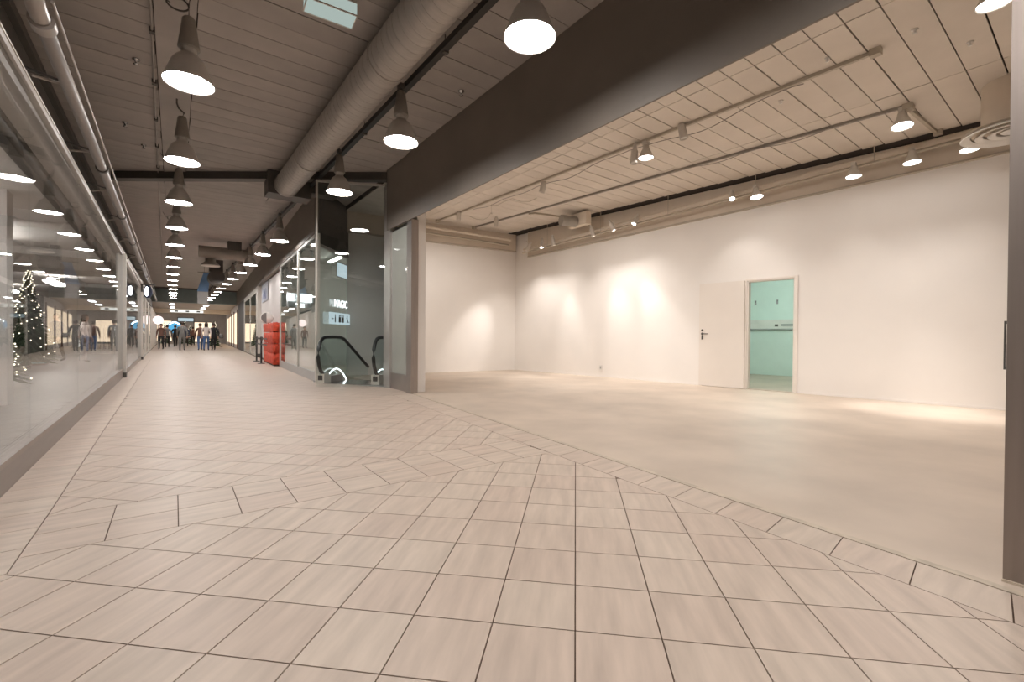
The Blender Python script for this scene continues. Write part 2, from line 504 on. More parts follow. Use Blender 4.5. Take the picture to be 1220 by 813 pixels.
# right-hand pillar clad in metal
pil = struct('pillar', 'bronze-grey metal clad pillar at the right edge of the shop opening', 'pillar')
MB().box((2.755, -0.42, 0), (3.40, 0.255, CEIL)).build('cladding', M['pillarsteel'], pil)
MB().box((2.745, -0.42, 0), (2.756, 0.257, 0.01)).build('foot_strip', M['threshold'], pil)
hd = thing('pull_handle', 'slim upright steel pull handle on the edge of the metal pillar', 'handle', (2.764, 0.256, 0.88))
MB().box((-.006, -0.007, 0.0), (.005, 0.004, 0.012)).build('bracket', M['chrome'], hd)
MB().box((-.006, -0.007, 0.19), (.005, 0.004, 0.202)).build('bracket', M['chrome'], hd)
MB().box((-.008, 0.002, 0.0), (.006, 0.007, 0.202)).build('grip', M['dark'], hd)

# ------------------------------------------------------------------ shop walls and ceiling
rw = struct('wall_right', 'long white wall of the empty shop with the storeroom doorway', 'wall')
D0, D1, DH = 3.53, 4.36, 2.15
def rz(s): return lerp(3.715, 3.375, (s + 0) / 10.4)      # lower edge of the bulkhead
w_ = MB().wallbox(wp(-1.7), wp(D0), -0.12, 0, SCEIL)
w_.wallbox(wp(D1), wp(11.0), -0.12, 0, SCEIL)
w_.wallbox(wp(D0), wp(D1), -0.12, DH, SCEIL)
w_.build('wall_panel', M['white'], rw)
MB().wallbox(wp(-1.7, .002), wp(10.42, .002), 0.07, (rz(-1.7), rz(10.42)), SCEIL).build('bulkhead', M['bulkhead'], rw)
MB().wallbox(wp(-1.7, .002), wp(10.42, .002), 0.085, (rz(-1.7) - .012, rz(10.42) - .012), (rz(-1.7) + .012, rz(10.42) + .012)).build('bulkhead_shadow_line', M['shoppipe'], rw)  # thin darker strip stands in for the shadow line under the bulkhead
MB().wallbox(wp(-1.7, .001), wp(D0 - .06, .001), 0.010, 0, 0.035).build('baseboard', M['white'], rw)
MB().wallbox(wp(5.32, .001), wp(10.95, .001), 0.010, 0, 0.035).build('baseboard', M['white'], rw)
bk = struct('wall_back', 'white back wall of the empty shop', 'wall')
Bp, Bq = (3.45, 11.50), (wp(11.0)[0] + .05, wp(11.0)[1] - 0.0)
MB().wallbox(Bp, Bq, 0.12, 0, SCEIL).build('wall_panel', M['white'], bk)
MB().wallbox(Bp, (Bq[0] - .1, Bq[1] + .01), -0.10, 3.60, SCEIL).build('bulkhead', M['bulkhead'], bk)
MB().wallbox(Bp, (Bq[0] - .1, Bq[1] + .01), -0.115, 3.585, 3.612).build('bulkhead_shadow_line', M['shoppipe'], bk)  # shadow line along the back bulkhead, built as a darker strip
lwl = struct('wall_left', 'side wall of the empty shop behind the glazed column', 'wall')
pw = MB(); pw.box((3.45, 7.42, -0.3), (3.62, 8.05, SCEIL)); pw.wallbox((3.60, 8.0), (5.17, 11.45), -0.06, -0.3, SCEIL)
pw.build('wall_panel', M['white'], lwl)
MB().wallbox((3.60, 8.0), (5.17, 11.45), 0.05, -0.3, CEIL).build('hall_panel', M['hallwall'], lwl)
MB().wallbox((3.553, 8.02), (5.10, 11.42), 0.012, 2.95, CEIL).build('upper_panel', M['dark'], lwl)
tag(MB().box((2.4, -1.72, 0), (10.1, -1.6, SCEIL)).build('wall_front', M['white']), 'near end wall of the empty shop', 'wall', kind='structure')

sc = struct('ceiling.001', 'pale beige boarded ceiling of the empty shop', 'ceiling', (0, 0, SCEIL))
MB().box((3.38, -1.7, 0.02), (10.0, 11.7, 0.10)).build('backing', M['joint'], sc)
y = -1.55; k = 0
while y < 11.4:
    for a, b in ((3.40, 5.25), (5.25, 7.27), (7.27, 9.62 - .115 * y - .40)):  # last boards end early; dark backing stands in for shade along the wall
        gp = 0.0075 if (k * 7 + int(a * 3)) % 3 else 0.004
        board(a, b, y, T, sc, M['shopboard'], random.uniform(-0.002, 0.002), gp)
    y += T; k += 1

# ------------------------------------------------------------------ storeroom door
door = struct('door_1', 'cream painted door swung fully open flat against the white wall', 'door', (0, 0, 0))
leaf = MB().wallbox(wp(4.39, .02), wp(5.29, .02), 0.045, 0.008, 2.155).build('door_leaf', M['doorpaint'], door)
fr = MB()
fr.wallbox(wp(D0 - .05, .002), wp(D0, .002), 0.02, 0, DH + .03)
fr.wallbox(wp(D1, .002), wp(D1 + .03, .002), 0.018, 0, DH + .03)
fr.wallbox(wp(D0, .002), wp(D1, .002), 0.02, DH, DH + .03)
fr.wallbox(wp(D0, -.12), wp(D0 + .025, -.12), 0.12, 0, DH)
fr.wallbox(wp(D1 - .025, -.12), wp(D1, -.12), 0.12, 0, DH)
fr.wallbox(wp(D0, -.12), wp(D1, -.12), 0.12, DH - .025, DH)
fr.build('door_frame', M['doorpaint'], door)
MB().wallbox(wp(D0, -.12), wp(D1, -.12), 0.12, 0.0, 0.012).build('door_sill', M['concrete'], door)
lk = MB()
px, py = wp(5.22, .066)
mt = Matrix.Translation((px, py, 1.10)) @ Vector((0, 0, 1)).rotation_difference(Vector((WN.x, WN.y, 0))).to_matrix().to_4x4()
lk.lathe([(0, 0.012), (0.026, 0.012), (0.026, 0)], 14, mt)
lk.lathe([(0, 0.012), (0.022, 0.012), (0.022, 0)], 14, Matrix.Translation((0, 0, .075)) @ mt)
a = Vector(wp(5.22, .085)); b = Vector(wp(5.10, .10))
lk.tube([(px, py, 1.10), (a.x, a.y, 1.10), (b.x, b.y, 1.10)], 0.009, 8)
lk.wallbox(wp(5.20, .0655), wp(5.24, .0655), 0.004, 0.98, 1.07)
lk.build('door_handle', M['dark'], leaf)
# storeroom
st = struct('wall_right.001', 'pale green-white storeroom seen through the doorway', 'wall')
sr = MB()
def sp(s, d): return wp(s, -d)
sr.wallbox(sp(1.4, 4.2), sp(6.9, 4.2), -0.1, 0, 2.8)
sr.wallbox(sp(1.4, .12), sp(1.4, 4.2), -0.1, 0, 2.8)
sr.wallbox(sp(6.9, .12), sp(6.9, 4.2), 0.1, 0, 2.8)
sr.build('wall_panel', M['storewall'], st)
MB().prism([sp(1.4, .1), sp(6.9, .1), sp(6.9, 4.25), sp(1.4, 4.25)], -0.1, 0.0).build('floor_panel', M['concrete'], st)
MB().prism([sp(1.4, .12), sp(6.9, .12), sp(6.9, 4.25), sp(1.4, 4.25)], 2.8, 2.9).build('ceiling_panel', M['storewall'], st)
lt = thing('strip_light', 'cool fluorescent strip light on the storeroom ceiling', 'light', (*sp(4.4, 2.0), 2.72))
MB().box((-.07, -.75, .04), (.07, .75, .08)).build('housing', M['plastic'], lt)
MB().box((-.03, -.7, 0.0), (.03, .7, .04)).build('tube', M['tube'], lt)
rl = thing('wall_rail', 'white horizontal service rail across the storeroom back wall', 'rail')
MB().wallbox(sp(1.5, 4.2), sp(6.8, 4.2), 0.06, 1.27, 1.53).build('channel', M['plastic'], rl)
MB().wallbox(sp(1.5, 4.14), sp(6.8, 4.14), 0.02, 1.26, 1.285).build('lip', M['greypanel'], rl)
MB().wallbox(sp(4.98, 4.14), sp(5.06, 4.14), 0.02, 1.34, 1.40).build('socket', M['dark'], rl)
MB().wallbox(sp(4.55, 4.14), sp(4.90, 4.14), 0.015, 1.35, 1.41).build('cover', M['greypanel'], rl)
for i, (s, z) in enumerate(((6.15, 2.05), (5.55, 2.02), (5.0, 2.02))):
    h = thing('coat_hook', ('leftmost', 'middle', 'rightmost')[i] + ' of three small hooks high on the storeroom back wall', 'hook', (*sp(s, 4.2), z))
    MB().wallbox((0, 0), (WD.x * .05, WD.y * .05), 0.01, -.06, .06).build('plate', M['greypanel'], h)
    MB().tube([(WN.x * .01, WN.y * .01, .02), (WN.x * .06, WN.y * .06, .0), (WN.x * .08, WN.y * .08, .04)], 0.008, 6).build('prong', M['chrome'], h)
for i, z in enumerate((0.95, 0.62, 0.3)):
    h = thing('wall_socket', ('top', 'middle', 'lowest')[i] + ' small grey fitting at the left of the storeroom wall', 'socket', (*sp(6.45, 4.2), z))
    MB().wallbox((0, 0), (WD.x * .09, WD.y * .09), 0.02, -.045, .045).build('plate', M['plastic'], h)
    MB().wallbox((WD.x * .02 + WN.x * .02, WD.y * .02 + WN.y * .02), (WD.x * .07 + WN.x * .02, WD.y * .07 + WN.y * .02), 0.006, -.025, .025).build('insert', M['greypanel'], h)
h = thing('wall_socket', 'small white power socket low on the bright shop wall', 'socket', (*wp(7.80, .001), 0.24))
MB().wallbox((0, 0), (WD.x * .08, WD.y * .08), 0.012, -.06, .06).build('plate', M['plastic'], h)
MB().wallbox((WD.x * .02 + WN.x * .012, WD.y * .02 + WN.y * .012), (WD.x * .06 + WN.x * .012, WD.y * .06 + WN.y * .012), 0.004, -.03, .03).build('insert', M['greypanel'], h)

# ------------------------------------------------------------------ pendants in the mall
def make_pendant():
    r = thing('pendant_lamp', '-', 'lamp', (0, 0, 0))
    MB().lathe([(0.0, 0.62), (0.04, 0.615), (0.052, 0.60), (0.088, 0.335), (0.088, 0.325), (0.0, 0.325)], 20).build('housing', M['lampgrey'], r)
    MB().lathe([(0.062, 0.326), (0.066, 0.30), (0.058, 0.285), (0.07, 0.268), (0.076, 0.255)], 20).build('collar', M['reflector'], r)
    MB().lathe([(0.07, 0.262), (0.105, 0.235), (0.135, 0.19), (0.165, 0.11), (0.195, 0.03), (0.207, 0.0), (0.203, 0.0), (0.19, 0.03), (0.16, 0.11), (0.12, 0.19), (0.07, 0.225)], 28).build('shade', M['reflector'], r); shade = kids(r)[-1]
    d = MB(); d.lathe([(0.196, 0.012), (0.15, 0.003), (0.08, -0.001), (0.0001, -0.002)][::-1], 28)
    d.build('lens', M['lamp'], shade)
    return r
def ordn(i):
    return ['nearest', 'second', 'third', 'fourth', 'fifth', 'sixth', 'seventh', 'eighth', 'ninth', 'tenth', 'eleventh', 'twelfth', 'thirteenth', 'fourteenth', 'fifteenth', 'sixteenth', 'seventeenth', 'eighteenth'][i]
LZ = 3.35
proto = make_pendant(); pk = kids(proto); first = [True]
def rx(y): return 2.36 - 0.012 * y
def place_pendant(x, y, label, group, cord):
    o = proto if first[0] else copy_tree(proto, None, pk)
    first[0] = False
    o.location = (x, y, LZ); o['label'] = label; o['group'] = group
    c = MB()
    if cord == 'coil':
        c.tube([(0, 0, .61), (0.0, 0, .74), (0.01, 0, .80), (0.0, .0, .845)], 0.006, 6)
        c.tube([(-0.085 + .085 * math.cos(t), 0.01, 0.715 + .06 * math.sin(t)) for t in [i * 2 * math.pi / 18 for i in range(18)]], 0.008, 6, closed=True)
        c.tube([(-.14, 0.01, .70), (-.20, .02, .74), (-.26, .02, .845)], 0.005, 6)
    elif cord == 'hook':
        c.tube([(0, 0, .61), (0.02, 0, .67), (-.04, 0, .72), (-.06, 0, .78), (-.06, 0, .845)], 0.011, 6)
    else:
        c.tube([(0, 0, .61), (0, 0, .645)], 0.014, 6)
        c.box((-.03, -.05, .64), (.03, .05, .70))
        c.tube([(0, .05, .66), (.03, .14, .62), (.02, .22, .67)], 0.006, 6)
        c.box((0, -.02, .668), (rx(y) - x, .02, .684))
    c.build('hanger', M['dark'], o)
    return o
ly = [2.80 + 2.405 * i for i in range(15)]
n = 0
for i, yv in enumerate(ly):
    x = 0.155 - 0.0095 * yv if yv < 24 else -0.07
    lab = f'{ordn(i)} bell pendant counting from the camera in the left row' if i else 'bell pendant over the camera end of the left row, mostly out of view'
    place_pendant(x, yv, lab, 'pendants in the left row of the mall', 'coil' if i % 2 else 'hook')
ry = [2.76 + 2.43 * i for i in range(15)]
i = 0
for yv in ry:
    if abs(yv - 10.05) < .1: continue
    x = 2.265 - 0.0135 * yv if yv < 26 else 1.9
    lab = f'{ordn(i)} bell pendant counting from the camera under the black rail'
    place_pendant(x, yv, lab, 'pendants in the right row of the mall', 'rail'); i += 1
for k, (x, yv) in enumerate(((0.14, 0.4), (0.14, -2.0), (2.26, 0.33), (2.26, -2.1))):
    place_pendant(x, yv, ('bell pendant of the left row above the camera', 'bell pendant of the left row behind the camera', 'bell pendant of the right row beside the camera', 'bell pendant of the right row behind the camera')[k],
                  'pendants behind the camera', 'hook' if k < 2 else 'rail')

# black rail carrying the right row
rail = thing('lighting_rail', 'long black rail carrying the right row of pendants', 'rail', (0, 0, 4.05))
MB().wallbox((rx(-3), -3), (rx(38.5), 38.5), 0.07, -0.035, 0.035).build('rail_bar', M['black'], rail)
yv = 0.6
while yv < 38:
    c = MB(); c.box((rx(yv) - .04, yv - .02, -.045), (rx(yv) + .015, yv + .02, .035)); c.tube([(rx(yv) - .02, yv, .03), (rx(yv) - .02, yv, .15)], .006, 6)
    c.build('clamp', M['dark'], rail); yv += 1.22

# conduit along the left strip
cd = thing('conduit', 'thin pale conduit clipped along the ceiling beside the left pendant row', 'conduit', (0, 0, 4.17))
def cx_(y): return -0.115 - 0.0125 * y
MB().tube([(cx_(y), y, 0) for y in (-2, 4, 10, 16, 22, 30)], 0.012, 8).build('tube', M['pipe'], cd)
for k in range(9):
    y = 1.2 + k * 1.21
    MB().box((cx_(y) - .025, y - .03, -.022), (cx_(y) + .025, y + .03, .03)).build('clip', M['dark'], cd)

# big spiral duct
du = thing('spiral_duct', 'large round spiral-seamed air duct under the corridor ceiling', 'duct', (1.79, 0, 3.912))
r0 = 0.212
def dsl(y): return (-0.012 * (y - 5), y, 0.0)
barrel = MB().tube([dsl(-3), dsl(9.62)], r0, 40, caps=False).build('barrel', M['duct'], du)
sm = MB()
tseam = [(dsl(0)[0] * 0 + -0.012 * (y - 5) + (r0 + .001) * math.cos(a), y, (r0 + .001) * math.sin(a)) for a, y in [(k * 2 * math.pi / 24, -0.5 + k * 0.13 / 24) for k in range(24 * 77)]]
sm.tube(tseam, 0.003, 4)
sm.build('spiral_seam', M['duct'], barrel, kind='stuff')
MB().lathe([(r0 + .012, -.05), (r0 + .012, .02), (r0 * .93, .06), (r0 * .55, .09), (0.001, .10)], 36,
           Matrix.Translation(dsl(9.6)) @ Matrix.Rotation(-R(90), 4, 'X')).build('end_cap', M['duct'], du)
MB().box((-.36, 9.72, -.16), (.42, 10.15, .28)).build('plenum_box', M['dark'], du)
MB().box((.42, 9.8, .0), (.95, 10.1, .28)).build('plenum_branch', M['dark'], du)
for y in (1.4, 4.6, 7.9):
    c = MB(); c.tube([(dsl(y)[0] + (r0 + .006) * math.cos(a), y, (r0 + .006) * math.sin(a)) for a in [k * 2 * math.pi / 30 for k in range(30)]], 0.010, 6, closed=True)
    c.tube([(dsl(y)[0], y, r0), (dsl(y)[0], y, 0.30)], .01, 6)
    c.build('strap', M['duct'], du)

# left services: pipe, steel beam, brackets, dark upper wall
ul = struct('wall_left.001', 'dark upper wall above the left shopfront', 'wall')
MB().wallbox((xl(-4) - .35, -4), (xl(40) - .35, 40), 0.1, 2.80, CEIL + .02).build('wall_panel', M['dark'], ul)
MB().wallbox((xl(-4) - .17, -4), (xl(40) - .17, 40), 0.06, 3.18, 3.50).build('beam_web', M['dark'], ul)
bf = MB().wallbox((xl(-4) - .12, -4), (xl(40) - .12, 40), 0.16, 3.16, 3.185); bf.wallbox((xl(-4) - .12, -4), (xl(40) - .12, 40), 0.16, 3.49, 3.515)
bf.build('beam_flange', M['dark'], ul)
pp = thing('sprinkler_main', 'grey pipe running along the top of the left shopfront', 'pipe', (0, 0, 3.03))
def pxl(y): return -0.665 - 0.006 * y
MB().tube([(pxl(y), y, 0) for y in (4.15, 8, 14, 22, 34)], 0.046, 16).build('pipe', M['mainpipe'], pp)
MB().tube([(pxl(4.2), 4.26, 0), (pxl(4.2), 4.16, 0)], 0.066, 18).build('coupling', M['pipe'], pp)
MB().tube([(pxl(4.2), 4.14, .0), (pxl(4.2) , 4.02, .01), (pxl(4.2), 3.93, .06), (pxl(4.2), 3.89, .16), (pxl(4.2), 3.88, .5), (pxl(4.2), 3.88, 1.16)], 0.05, 16).build('elbow', M['pipe'], pp)
for y in (7.4, 10.2, 13.0, 16.5, 20):
    MB().tube([(pxl(y), y, 0), (pxl(y), y + .05, 0)], 0.062, 16).build('coupling', M['dark'], pp)
MB().tube([(pxl(y) + .075, y, .05) for y in (4.0, 12, 30)], 0.010, 8).build('cable', M['pipe'], pp)
for i, y in enumerate((5.15, 6.9, 8.6, 10.6, 12.8, 15.5, 19)):
    MB().tube([(xl(y) + .01, y - .25, -.08), (pxl(y) - .10, y, 0.01), (pxl(y), y + .1, .05)], 0.011, 6).build('bracket', M['pipe'], pp)
    MB().tube([(xl(y) - .1, y + .12, .12), (pxl(y), y + .1, .055)], 0.011, 6).build('bracket', M['dark'], pp)

# sprinkler heads
for i, (x, y) in enumerate(((-0.36, 6.83), (-0.60, 8.96), (-0.42, 9.82), (2.98, 5.1))):
    s_ = thing('sprinkler', ('sprinkler head nearest the camera on the corridor ceiling', 'sprinkler head farther along the left boards', 'small sprinkler head close before the dark beam', 'sprinkler head on the ceiling beside the fascia')[i], 'sprinkler', (x, y, CEIL))
    MB().lathe([(0, 0), (0.04, 0), (0.036, -.012), (0.012, -.014), (0.012, -.05), (0, -.05)], 12).build('body', M['chrome'], s_)
    MB().lathe([(0, -.058), (0.026, -.058), (0.026, -.062), (0, -.062)], 12).build('deflector', M['chrome'], s_)
# exit light
ex = thing('exit_light', 'boxy hanging sign light with pale green-white panel below the ceiling', 'sign', (1.05, 3.98, 3.72))
ex.rotation_euler = (0, 0, R(-4))
MB().box((-.20, -.10, .10), (.20, .10, .15)).build('housing', M['palemetal'], ex)
MB().box((-.195, -.095, 0.0), (.195, .095, .10)).build('diffuser', M['exitlit'], ex)
eb = MB()
for a, b in (((-.20, -.10, -.006), (.20, -.092, .11)), ((-.20, .092, -.006), (.20, .10, .11)), ((-.20, -.1, -.006), (-.192, .1, .11)), ((.192, -.1, -.006), (.20, .1, .11))):
    eb.box((a[0], a[1], a[2]), (b[0], b[1], a[2] + .012))
eb.build('frame', M['palemetal'], ex)
MB().tube([(0, 0, .15), (0, 0, .48)], .012, 8).build('stem', M['palemetal'], ex)

# ------------------------------------------------------------------ left shopfront
w1 = struct('window_1', 'long frameless glass shopfront along the left of the mall', 'window')
joints = [0.4, 2.6, 4.92, 7.25, 9.5, 11.7, 13.62]
for a, b in zip(joints, joints[1:]):
    MB().wallbox((xl(a + .003), a + .003), (xl(b - .003), b - .003), 0.012, 0.205, 2.82).build('pane', M['glassL'], w1)
MB().wallbox((xl(-4) + .02, -4), (xl(13.62) + .02, 13.62), 0.10, 0.0, 0.17).build('sill', M['sill'], w1)
MB().wallbox((xl(-4) + .028, -4), (xl(13.62) + .028, 13.62), 0.06, 0.17, 0.207).build('glazing_channel', M['pillarsteel'], w1)
MB().wallbox((xl(-4) + .012, -4), (xl(13.62) + .012, 13.62), 0.02, 0.0, 0.006).build('floor_joint', M['joint'], w1)
hr = MB().wallbox((xl(-4) + .018, -4), (xl(13.62) + .018, 13.62), 0.045, 2.82, 2.865)
hr.build('head_rail', M['duct'], w1)
MB().wallbox((xl(-4) + .024, -4), (xl(13.62) + .024, 13.62), 0.012, 2.868, 2.882).build('head_bead', M['palemetal'], w1)
MB().wallbox((xl(-4) - .05, -4), (xl(0.4) - .05, 0.4), 0.05, 0.2, 2.82).build('end_panel', M['greypanel'], w1)
w2 = struct('window_2', 'second glass shopfront on the left between two metal posts', 'window')
for a, b in ((13.85, 18.2), (18.2, 23.0)):
    MB().wallbox((xl(a + .003), a + .003), (xl(b - .003), b - .003), 0.012, 0.13, 2.82).build('pane', M['glassL'], w2)
MB().wallbox((xl(13.85) + .02, 13.85), (xl(23) + .02, 23), 0.10, 0.0, 0.13).build('sill', M['sill'], w2)
MB().wallbox((xl(13.85) + .03, 13.85), (xl(23) + .03, 23), 0.07, 2.82, 2.88).build('head_rail', M['palemetal'], w2)
for i, y in enumerate((13.62, 23.0)):
    p = struct('pillar.001', ('square aluminium post with dark foot dividing the left shopfronts', 'farther aluminium post with dark foot on the left of the mall')[i], 'post', (xl(y), y, 0))
    MB().box((-.10, 0, .11), (.02, .22, 2.86)).build('post_face', M['alu'], p)
    MB().box((.02, 0.05, .11), (.075, .17, 2.86)).build('post_nose', M['palemetal'], p)
    MB().box((-.11, -.01, 0), (.08, .23, .115)).build('post_foot', M['dark'], p)
# left shop interior
li = struct('wall_left.002', 'grey interior of the shop behind the left glass', 'wall')
m_ = MB(); m_.box((-7.1, -4, 0), (-7.0, 31, 3.2)); m_.box((-7.1, 30.5, 0), (xl(30) - .1, 30.6, 3.2)); m_.box((-7.1, -4.1, 0), (-0.9, -4, 3.2))
m_.build('wall_panel', M['greywall'], li)
MB().box((-7.1, -4, -.1), (-0.90, 31, -0.002)).build('floor_panel', M['interiorfloor'], li)
MB().box((-7.1, -4, 3.0), (-1.02, 31, 3.1)).build('ceiling_panel', M['greywall'], li)
for k in range(5):
    MB().box((-7.0, 6 + k * 4.5, 2.84), (-1.3, 6.22 + k * 4.5, 3.0)).build('ceiling_beam', M['greywall'], li)
MB().box((-2.12, 9.2, 0), (-1.86, 9.5, 3.0)).build('column', M['whitewall'], li)
for i, (x, y) in enumerate(((-3.0, 8.1), (-3.0, 12.7), (-3.2, 21.2), (-5.2, 25.9))):  # tubes added to light the shop behind the glass
    t = thing('strip_light', ('nearest', 'second', 'third', 'farthest')[i] + ' added strip light brightening the inside of the left shop', 'light', (x, y, 2.66))
    for e in (-.7, .7): MB().tube([(0, e, .1), (0, e, .34)], .008, 6).build('rod', M['plastic'], t)
    MB().box((-.03, -.9, .07), (.03, .9, .10)).build('housing', M['plastic'], t)
    MB().box((-.13, -.88, 0), (.13, .88, .07)).build('tube', M['roomtube'], t)

# ------------------------------------------------------------------ trees with fairy lights in the left shop
def fir_tree(loc, h, label, nb=330, nl=150):
    t = thing('fir_tree', label, 'tree', loc)
    MB().tube([(0, 0, 0), (0, 0, h * .95)], [.05 * h / 3, .012], 8).build('trunk', M['bark'], t)
    f = MB(); lg = MB()
    for k in range(nb):
        z = h * (0.10 + 0.88 * (k / nb) ** 0.9); rr = (1 - z / h) * h * 0.27 + 0.03
        a = k * 2.39996; L = rr * random.uniform(.75, 1.1)
        dx, dy = math.cos(a), math.sin(a)
        px_, py_ = -dy, dx; w = 0.10 * h / 3 * (0.5 + rr)
        tip = (dx * L, dy * L, z - L * .28)
        f.add([(0, 0, z + .03), (dx * L * .6 + px_ * w, dy * L * .6 + py_ * w, z - L * .2), tip, (dx * L * .6 - px_ * w, dy * L * .6 - py_ * w, z - L * .2), (dx * L * .55, dy * L * .55, z - L * .02)],
              [(0, 1, 4), (1, 2, 4), (2, 3, 4), (3, 0, 4)])
        if k % max(1, nb // nl) == 0:
            u = random.uniform(.6, 1.0)
            c = Vector((dx * L * u, dy * L * u, z - L * .22 + .02)); s = 0.016
            lg.add([c + Vector(d) * s for d in ((1, 0, 0), (-1, 0, 0), (0, 1, 0), (0, -1, 0), (0, 0, 1), (0, 0, -1))],
                   [(0, 2, 4), (2, 1, 4), (1, 3, 4), (3, 0, 4), (2, 0, 5), (1, 2, 5), (3, 1, 5), (0, 3, 5)])
    f.build('foliage', M['fir'], t, kind='stuff'); lg.build('fairy_lights', M['fairy'], t, kind='stuff')
fir_tree((-3.35, 18.6, 0), 3.0 * .95, 'tall fir tree with warm fairy lights behind the left shop glass', 360, 170)
fir_tree((-2.55, 12.5, 0), 1.25, 'shorter fir tree with fairy lights close behind the left glass', 200, 70)
fir_tree((-1.35, 5.15, 0), 0.5, 'small green fir sprig at the foot of the left glass', 120, 12)
ct = thing('display_counter', 'low counter with teal glass front inside the left shop', 'counter', (-3.9, 20.6, 0))
MB().box((-1.6, -.3, .05), (.6, .3, .72)).build('body', mat('teal_glass_front', (0.10, 0.26, 0.25, 1), 0.2), ct)
MB().box((-1.65, -.35, .72), (.65, .35, .77)).build('worktop', M['greypanel'], ct)
MB().box((-1.6, -.28, 0), (.6, .28, .05)).build('plinth', M['dark'], ct)
rk = thing('clothes_rail', 'chrome clothes rail with dark garments inside the left shop', 'rack', (-2.35, 23.2, 0))
r_ = MB(); r_.tube([(-.5, 0, 0), (-.5, 0, 1.35), (.5, 0, 1.35), (.5, 0, 0)], .014, 8); r_.tube([(-.5, 0, .35), (.5, 0, .35)], .012, 8); r_.box((-.53, -.25, 0), (-.47, .25, .02)); r_.box((.47, -.25, 0), (.53, .25, .02))
r_.build('frame', M['chrome'], rk)
for k in range(6):
    x = -.4 + k * .15
    MB().add([(x - .02, -.20, 1.22), (x + .02, -.20, 1.22), (x + .02, .20, 1.22), (x - .02, .20, 1.22), (x - .03, -.22, .42), (x + .03, -.22, .42), (x + .03, .22, .42), (x - .03, .22, .42), (x, 0, 1.34)],
             [(0, 4, 5, 1), (1, 5, 6, 2), (2, 6, 7, 3), (3, 7, 4, 0), (4, 7, 6, 5), (0, 1, 8), (1, 2, 8), (2, 3, 8), (3, 0, 8)]).build('garment', [M['greycloth'], M['navy'], M['blackcloth']][k % 3], rk)

# ------------------------------------------------------------------ people
def make_person(name, label, loc, rz, height, mats, pose='walk', hair_long=False):
    """one continuous skinned body; mats = (trousers, jacket, shoes)"""
    S = height / 1.75
    st_ = {'walk': .16, 'stand': .03}[pose]
    V = []; E = []; RAD = []
    def v(p, r, par=None):
        V.append(p); RAD.append(r)
        if par is not None: E.append((par, len(V) - 1))
        return len(V) - 1
    pel = v((0, 0, .95), .15)
    wa = v((0, -.005, 1.08), .135, pel); ch = v((0, -.01, 1.28), .155, wa); nk0 = v((0, 0, 1.44), .085, ch)
    nk = v((0, .005, 1.51), .052, nk0); hd0 = v((0, .02, 1.58), .075, nk); hd1 = v((0, .018, 1.66), .088, hd0); hd2 = v((0, .012, 1.72), .066, hd1)
    v((0, .105, 1.625), .014, hd0)            # nose
    for s in (-1, 1):
        yk = st_ * s
        hip = v((s * .095, 0, .88), .105, pel); kn = v((s * .10, yk * .6 + .02, .49), .064, hip); an = v((s * .10, yk - (.06 if yk < 0 else 0), .09), .042, kn)
        v((s * .105, yk + .13, .035), .035, an)
        sh = v((s * .185, -.01, 1.40), .068, nk0); el = v((s * .245, -yk * .5 - .02, 1.12), .05, sh); wr = v((s * .25, -yk * .9 + .08, .90), .034, el)
        pa = v((s * .248, -yk + .10, .83), .032, wr)
        for f in range(4):
            fx = (f - 1.5) * .017
            a = v((s * (.246), -yk + .10 + fx, .77), .010, pa); v((s * .232, -yk + .105 + fx, .725 + abs(f - 1.3) * .008), .008, a)
        th = v((s * .215, -yk + .125, .815), .010, wr); v((s * .205, -yk + .14, .775), .009, th)
    me = bpy.data.meshes.new('body_cage'); me.from_pydata([(x * S, y * S, z * S) for x, y, z in V], E, [])
    tmp = bpy.data.objects.new('body_cage', me); scene.collection.objects.link(tmp)
    sk = tmp.modifiers.new('skin', 'SKIN'); sk.use_smooth_shade = True
    for i, d in enumerate(me.skin_vertices[0].data):
        d.radius = (RAD[i] * S, RAD[i] * S * (.8 if i < 4 else 1)); d.use_root = (i == 0)
    ss = tmp.modifiers.new('sub', 'SUBSURF'); ss.levels = 1; ss.render_levels = 1
    dg = bpy.context.evaluated_depsgraph_get()
    body = bpy.data.meshes.new_from_object(tmp.evaluated_get(dg))
    bpy.data.objects.remove(tmp)
    body.materials.clear()
    for m in (mats[0], mats[1], mats[2], M['skin']): body.materials.append(m)
    for p in body.polygons:
        c = p.center / S
        if c.z < .085: k = 2
        elif c.z > 1.485: k = 3
        elif abs(c.x) > .19 and c.z < .90: k = 3
        elif c.z < .92 and abs(c.x) < .19: k = 0
        else: k = 1
        p.material_index = k; p.use_smooth = True
    root = thing('person', label, 'person', loc, rz)
    bo = bpy.data.objects.new('body', body); link(bo, root, (0, 0, 0))
    hz = 1.50 if hair_long else 1.60
    hair = MB(); hair.lathe([(0.001, 1.785), (.05, 1.775), (.088, 1.735), (.102, 1.68), (.10, 1.63), (.085 if not hair_long else .10, hz), (.04, hz - .02)], 14, Matrix.Translation((0, -.012 * S, 0)) @ Matrix.Diagonal((S, S, S, 1)))
    # open the face
    keep = [i for i, f in enumerate(hair.f) if not (sum(hair.v[k][1] for k in f) / len(f) > .03 * S and sum(hair.v[k][2] for k in f) / len(f) < 1.69 * S)]
    hair.f = [hair.f[i] for i in keep]; hair.sm = [hair.sm[i] for i in keep]; hair.mi = [hair.mi[i] for i in keep]
    hair.build('hair', M['hair'], root)
    ey = MB()
    for s in (-1, 1): ey.disc((s * .032 * S, .098 * S, 1.655 * S), .009 * S, 8, (0, 1, 0))
    ey.disc((0, .092 * S, 1.575 * S), .016 * S, 8, (0, 1, 0))
    ey.build('face_features', M['hair'], root)
    return root
